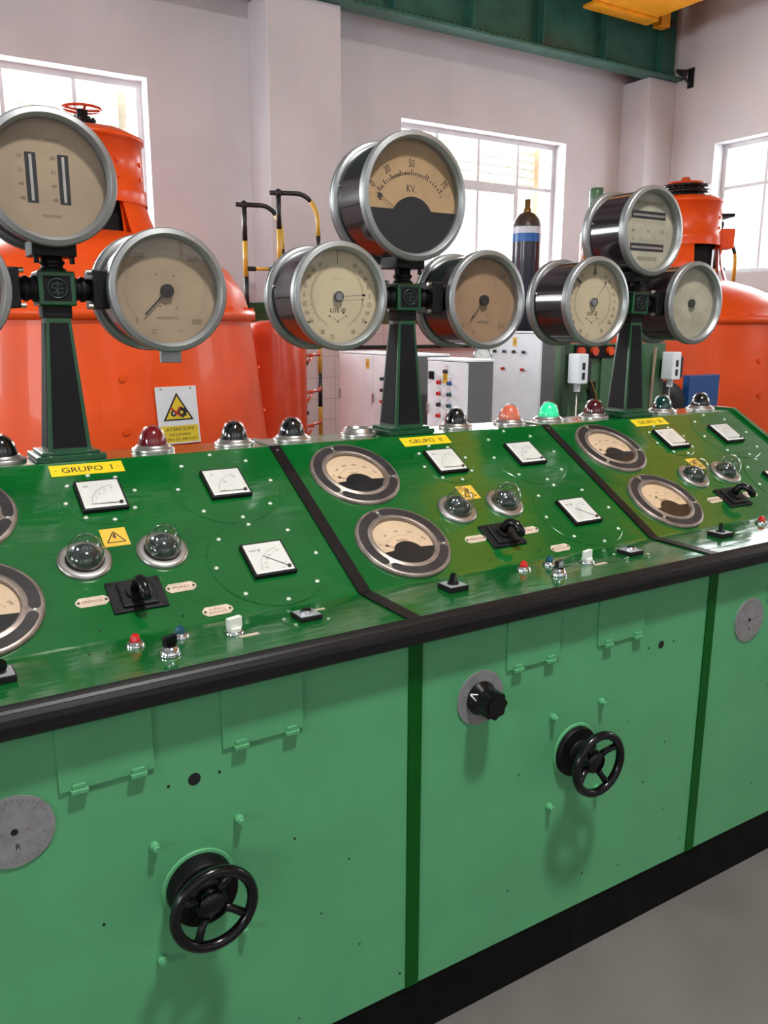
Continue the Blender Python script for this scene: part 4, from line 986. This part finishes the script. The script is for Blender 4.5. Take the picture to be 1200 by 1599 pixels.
for k, (c1, c2) in enumerate(((red_btn, blue_paint), (red_btn, teal_btn), (rail_black, teal_btn), (red_btn, None))):
    z = 1.376-0.0615*k
    its.append((0.125, z, 'b', c1)); its.append((0.125, z+.026, 'tag', None))
    if c2: its.append((0.222, z, 'b', c2)); its.append((0.222, z+.026, 'tag', None))
its += [(0.185, 1.438, 'b', rail_black), (0.172, 1.404, 'warn', None), (0.045, 1.412, 'handle', None), (0.185, 1.466, 'tag', None)]
box_cabinet('control_cabinet', 'low white control cabinet with two columns of push buttons, right of middle column', 1.795, 1.98, 2.18, 2.54, 1.495, its)
its = [(0.375, 1.445, 'warn', None)]
for k in range(3):
    its += [(0.565, 1.36-.07*k, 'b', (teal_btn, rail_black, red_btn)[k]), (0.605, 1.36-.07*k, 'b', (teal_btn, blue_paint, red_btn)[k])]
box_cabinet('control_cabinet', 'wide two-door white cabinet behind the middle gauge column, yellow label on left door', 1.82, 2.10, 2.75, 3.62, 1.505, its, 2)
its = [(0.30, 1.572, 'warn', None)]+[(0.085+.108*k, 1.50, 'b', (rail_black, teal_btn, rail_black, teal_btn)[k]) for k in range(4)]+[(0.185, 1.375, 'b', red_btn), (0.40, 1.375, 'b', red_btn)]
box_cabinet('control_cabinet', 'tall white cabinet under the blue-banded gas bottle, four buttons in a row', 3.14, 3.36, 3.08, 3.66, 1.635, its)

t = thing('gas_bottle', 'dark gas bottle with white and blue bands standing before the middle window', 'gas bottle', (3.65, 3.86, 1.13))
m = MB(); r = 0.112
m.lathe([(0, 0), (r-.01, 0), (r, .015), (r, 1.20), (r, 1.262), (r, 1.312), (0.108, 1.335), (0.092, 1.375), (0.062, 1.41), (0.035, 1.425), (0, 1.425)], bottle_dark, 40,
        mats=[bottle_dark, bottle_dark, bottle_dark, bottle_blue, bottle_white, bottle_brown, bottle_brown, bottle_brown, bottle_brown, bottle_brown]); m.build('cylinder', t)
m = MB(); m.lathe([(0.032, 1.42), (0.030, 1.45), (0.022, 1.455), (0.022, 1.52), (0, 1.522)], brass, 20); m.build('valve', t, 'brass valve')
m = MB(); m.box(3.50, 3.80, 3.71, 4.01, 0, 1.128, cab_shade_and_grey, 0.005); tag(m.build('bottle_stand'), 'grey box stand carrying the gas bottle behind the tall cabinet', 'stand')
# small filter-regulator on the tall cabinet
t = thing('air_regulator', 'small chrome air regulator on top of the tall white cabinet', 'regulator', (3.25, 3.20, 1.648))
m = MB(); m.cyl(0.022, 0, 0.09, steel, 16); m.cyl(0.03, 0.09, 0.14, chrome, 16); m.build('bowl', t)
m = MB(); m.cyl(0.014, 0.14, 0.18, blue_paint, 12); m.build('cap', t, 'blue cap')
# pressure gauge on a pipe
t = thing('pressure_gauge', 'round chrome pressure gauge showing above the low white cabinet', 'pressure gauge', (2.395, 2.80, 0))
m = MB(); m.tube([(0, 0, 0), (0, 0, 1.44)], 0.012, steel, 8); m.build('pipe', t)
Mg = frame((0, 0, 1.50), (cos(radians(-35)), sin(radians(-35)), 0), (0, 0, 1), (sin(radians(-35)), -cos(radians(-35)), 0))
m = MB(Mg); m.lathe([(0, -.03), (.055, -.03), (.058, -.02), (.058, .015), (.052, .02), (.048, .012)], chrome, 32); m.build('case', t)
m = MB(Mg); m.disc(.049, .012, dial_white, 28); ticks(m, .036, .043, radians(225), radians(-45), 20, .0012, .0124, ink); m.line(0, 0, -.025, .022, .002, .013, ink); m.build('dial', t, 'white dial')
# dark pipe along the tiled wall
m = MB(); m.tube([(3.1, 6.03, 1.47), (7.0, 6.03, 1.47)], 0.018, rail_black, 8)
for x in (3.2, 4.4, 5.6, 6.8): m.box(x-.02, x+.02, 6.03, 6.087, 1.45, 1.49, rail_black)
tag(m.build('wall_pipe'), 'thin dark pipe running along the tiled back wall', 'pipe')

# governor cabinet behind the third column
t = thing('governor_cabinet', 'green governor cabinet with grey switch boxes behind the farthest gauge column', 'governor', (2.53, 2.2, 0))
m = MB(); m.box(0.0, 0.88, 0.02, 0.09, 0, 1.585, gov_green, 0.006); m.build('body', t)
m = MB(); m.box(-0.02, 0.025, -0.01, 0.02, 0, 1.595, gov_dark, 0.003); m.build('frame_post', t, 'dark green post')
m = MB(); m.box(0.30, 0.58, 0.005, 0.02, 0.2, 1.52, gov_green, 0.003); m.build('access_panel', t)
m = MB(); m.box(0.21, 0.26, 0.005, 0.02, 1.14, 1.36, hole_black); m.build('slot', t, 'black slot')
m = MB(); m.box(0.08, 0.44, 0.0, 0.02, 1.50, 1.575, hole_black); m.build('sight_window', t, 'black window strip')
for x, c in ((0.09, orange_red), (0.20, orange_red), (0.33, orange)):
    m = MB(); m.cyl(0.026, 0, 0.022, c, 18, frame((x+.02, 0.0, 1.54), (1, 0, 0), (0, 0, 1), (0, -1, 0))); m.build('indicator', t, 'orange-red indicator')
for x in (0.0, 0.80):
    m = MB(); m.box(x, x+0.075, -0.11, -0.02, 1.36, 1.53, cab_white, 0.006); m.box(x+.075, x+.12, -.09, 0.02, 1.37, 1.50, rail_black, 0.003); o = m.build('switch_box', t, 'pale grey switch box')
    for z in (1.46, 1.405):
        q = MB(); q.box(x+.026, x+.048, -0.112, -0.1095, z-.02, z+.02, rail_black); q.build('slot', o, 'black slot')
    q = MB(); q.cyl(0.02, 1.315, 1.36, cab_white, 14, T(x+.04, -.06, 0)); q.build('cable_gland', o)
    q = MB(); q.tube([(x+.04, -.06, 1.315), (x+.045, -.06, 1.0), (x+.06, -.05, 0.6)], 0.006, steel, 8); q.build('conduit', o)
m = MB(); m.tube([(0.70, -0.03, 0.9), (0.735, -0.02, 1.56)], 0.010, pipe_brown, 8); m.build('rod', t, 'brown rod')
m = MB(); m.tube([(0.10, -0.02, 1.46), (0.16, -0.035, 1.39), (0.22, -0.03, 1.30), (0.26, -.03, 1.16)], 0.007, brass, 8); m.build('cable', t, 'ochre cable')
m = MB(); m.tube([(0.12, -0.01, 1.20), (0.10, -0.02, 1.12), (0.04, -0.02, 1.08), (-.01, -.02, 1.075)], 0.005, rail_black, 8); m.build('cable', t, 'dark cable')

t = thing('accumulator_tank', 'narrow orange tank with a green motor on top, behind the farthest column', 'tank', (4.03, 3.50, 0))
m = MB(); m.lathe([(0.11, 0), (0.11, 2.38), (0.09, 2.42), (0, 2.42)], orange, 32); m.build('shell', t)
m = MB(); m.lathe([(0.085, 2.42), (0.085, 2.50), (0.05, 2.51), (0.05, 2.57), (0.055, 2.58), (0.055, 2.70), (0.045, 2.72), (0, 2.72)], gov_green, 24); m.build('motor', t, 'green motor')
m = MB(); m.tube([(-0.12, -0.05, 2.0), (-0.19, -0.07, 2.2), (-0.17, -0.06, 2.40), (-0.08, 0, 2.46)], 0.008, steel, 8); m.build('pipe', t, 'thin grey pipe')
m = MB(); m.box(4.10, 4.435, 2.56, 2.62, 0, 1.342, blue_paint, 0.004); tag(m.build('blue_panel'), 'blue upright panel before the far right orange generator', 'panel')
t = thing('pump_motor', 'black round motor standing left of the blue upright panel', 'motor', (3.80, 2.62, 0))
m = MB(); m.box(-0.12, 0.12, -.15, .15, 0, 1.0, gov_dark, 0.004); m.build('pedestal', t, 'dark green pedestal')
m = MB(frame((0, 0.0, 1.15), (1, 0, 0), (0, 0, 1), (0, -1, 0))); m.lathe([(0, -.15), (.15, -.15), (.165, -.12), (.165, .12), (.15, .15), (.06, .155), (0, .155)], black_matte, 36); m.build('casing', t)

for k in range(6):
    MB().box(-7.5+2.7*k, -7.2+2.7*k, YF, YB, 6.75, ZC, cab_shade_and_grey).build('added_ceiling_beam', kind='structure')  # unseen beams, added to break up the ceiling's reflection in the desk tops
# ------------------------------------------------------------------ crane beam, crane, wall lamp
t = thing('crane_beam', 'dark green riveted crane beam high along the back wall', 'beam', (0, 5.75, 4.43))
m = MB(); m.box(XL+.01, XR-.01, -0.15, 0.06, 0.002, 0.025, beam_green); m.box(XL+.01, XR-.01, -0.15, 0.12, 0.97, 1.0, beam_green); m.build('flange', t)
m = MB(); m.box(XL+.01, XR-.01, 0.0, 0.02, 0.03, 0.97, beam_green)
m.box(XL+.01, XR-.01, -0.09, 0.0, 0.03, 0.045, beam_rust); m.box(XL+.01, XR-.01, -0.012, 0.0, 0.045, 0.13, beam_green); m.build('web', t)
for k in range(-14, 5):
    x = 3.55+0.895*k
    if XL < x < XR-.1:
        q = MB(); q.box(x-0.045, x+0.045, -0.010, 0.0, 0.05, 0.97, beam_green); q.box(x-0.006, x+0.006, -0.10, 0.0, 0.045, 0.97, beam_green); q.build('stiffener', t)
        
m = MB()
for k in range(120):
    x = -1.0+0.07*k
    if x < XR-.1: m.lathe([(0.011, 0), (0.008, .008), (0, .01)], beam_rust, 6, T(x, 0, 0.085) @ frame((0, -.012, 0), (1, 0, 0), (0, 0, 1), (0, -1, 0)))
m.build('rivets', t, kind='stuff')
t = thing('overhead_crane', 'yellow end of an overhead crane above the green beam', 'crane', (5.70, 4.6, 4.80))
m = MB(); m.box(0.0, 0.90, -11.0, 0.70, 0.05, 0.65, crane_yellow, 0.006); m.build('girder', t)
m = MB(); m.box(-2.2, -1.5, -11.0, 0.70, 0.35, 0.95, crane_yellow, 0.006); m.build('girder', t)
m = MB(); m.box(-2.4, 1.1, 1.03, 1.30, 0.632, 0.93, crane_yellow, 0.006); m.box(-2.1, -1.6, 0.6, 1.1, 0.65, 0.88, crane_yellow); m.box(0.2, 0.8, 0.6, 1.1, 0.635, 0.66, crane_yellow); m.build('end_truck', t)
m = MB(); m.box(-0.02, 0.92, 0.70, 0.86, 0.02, 0.05, crane_yellow, 0.003); m.box(-.02, .92, .70, .73, .05, .40, crane_yellow); m.build('lower_flange', t)
m = MB(); m.box(1.06, 1.20, 0.78, 0.90, 0.03, 0.60, crane_yellow, 0.004); m.build('bracket', t)
m = MB(); m.box(1.22, 1.30, 0.78, 0.86, 0.04, 0.12, rail_black, 0.004); m.build('buffer', t, 'black buffer')
t = thing('wall_bracket', 'small black bracket fixed high on the right wall by the corner', 'bracket', (XR, 5.50, 4.45))
m = MB(); m.tube([(-0.002, 0.0, 0.06), (-0.16, 0.08, 0.06)], 0.014, rail_black, 8); m.tube([(-0.002, -0.02, -0.10), (-0.16, 0.08, 0.06)], 0.016, rail_black, 8); m.box(-.012, -.0005, -.04, .04, -.12, .09, rail_black); m.build('arm', t)
m = MB(); m.box(-0.13, -0.06, 0.01, 0.07, 0.0, 0.05, rail_black, 0.004); m.build('clamp', t)

# ------------------------------------------------------------------ render settings
S.view_settings.view_transform = 'Standard'; S.view_settings.look = 'None'; S.view_settings.exposure = -0.52; S.view_settings.gamma = 1.0
S.view_settings.use_curve_mapping = False
S.cycles.max_bounces = 8; S.cycles.diffuse_bounces = 4; S.cycles.glossy_bounces = 4; S.cycles.transparent_max_bounces = 16; S.cycles.caustics_reflective = False; S.cycles.caustics_refractive = False
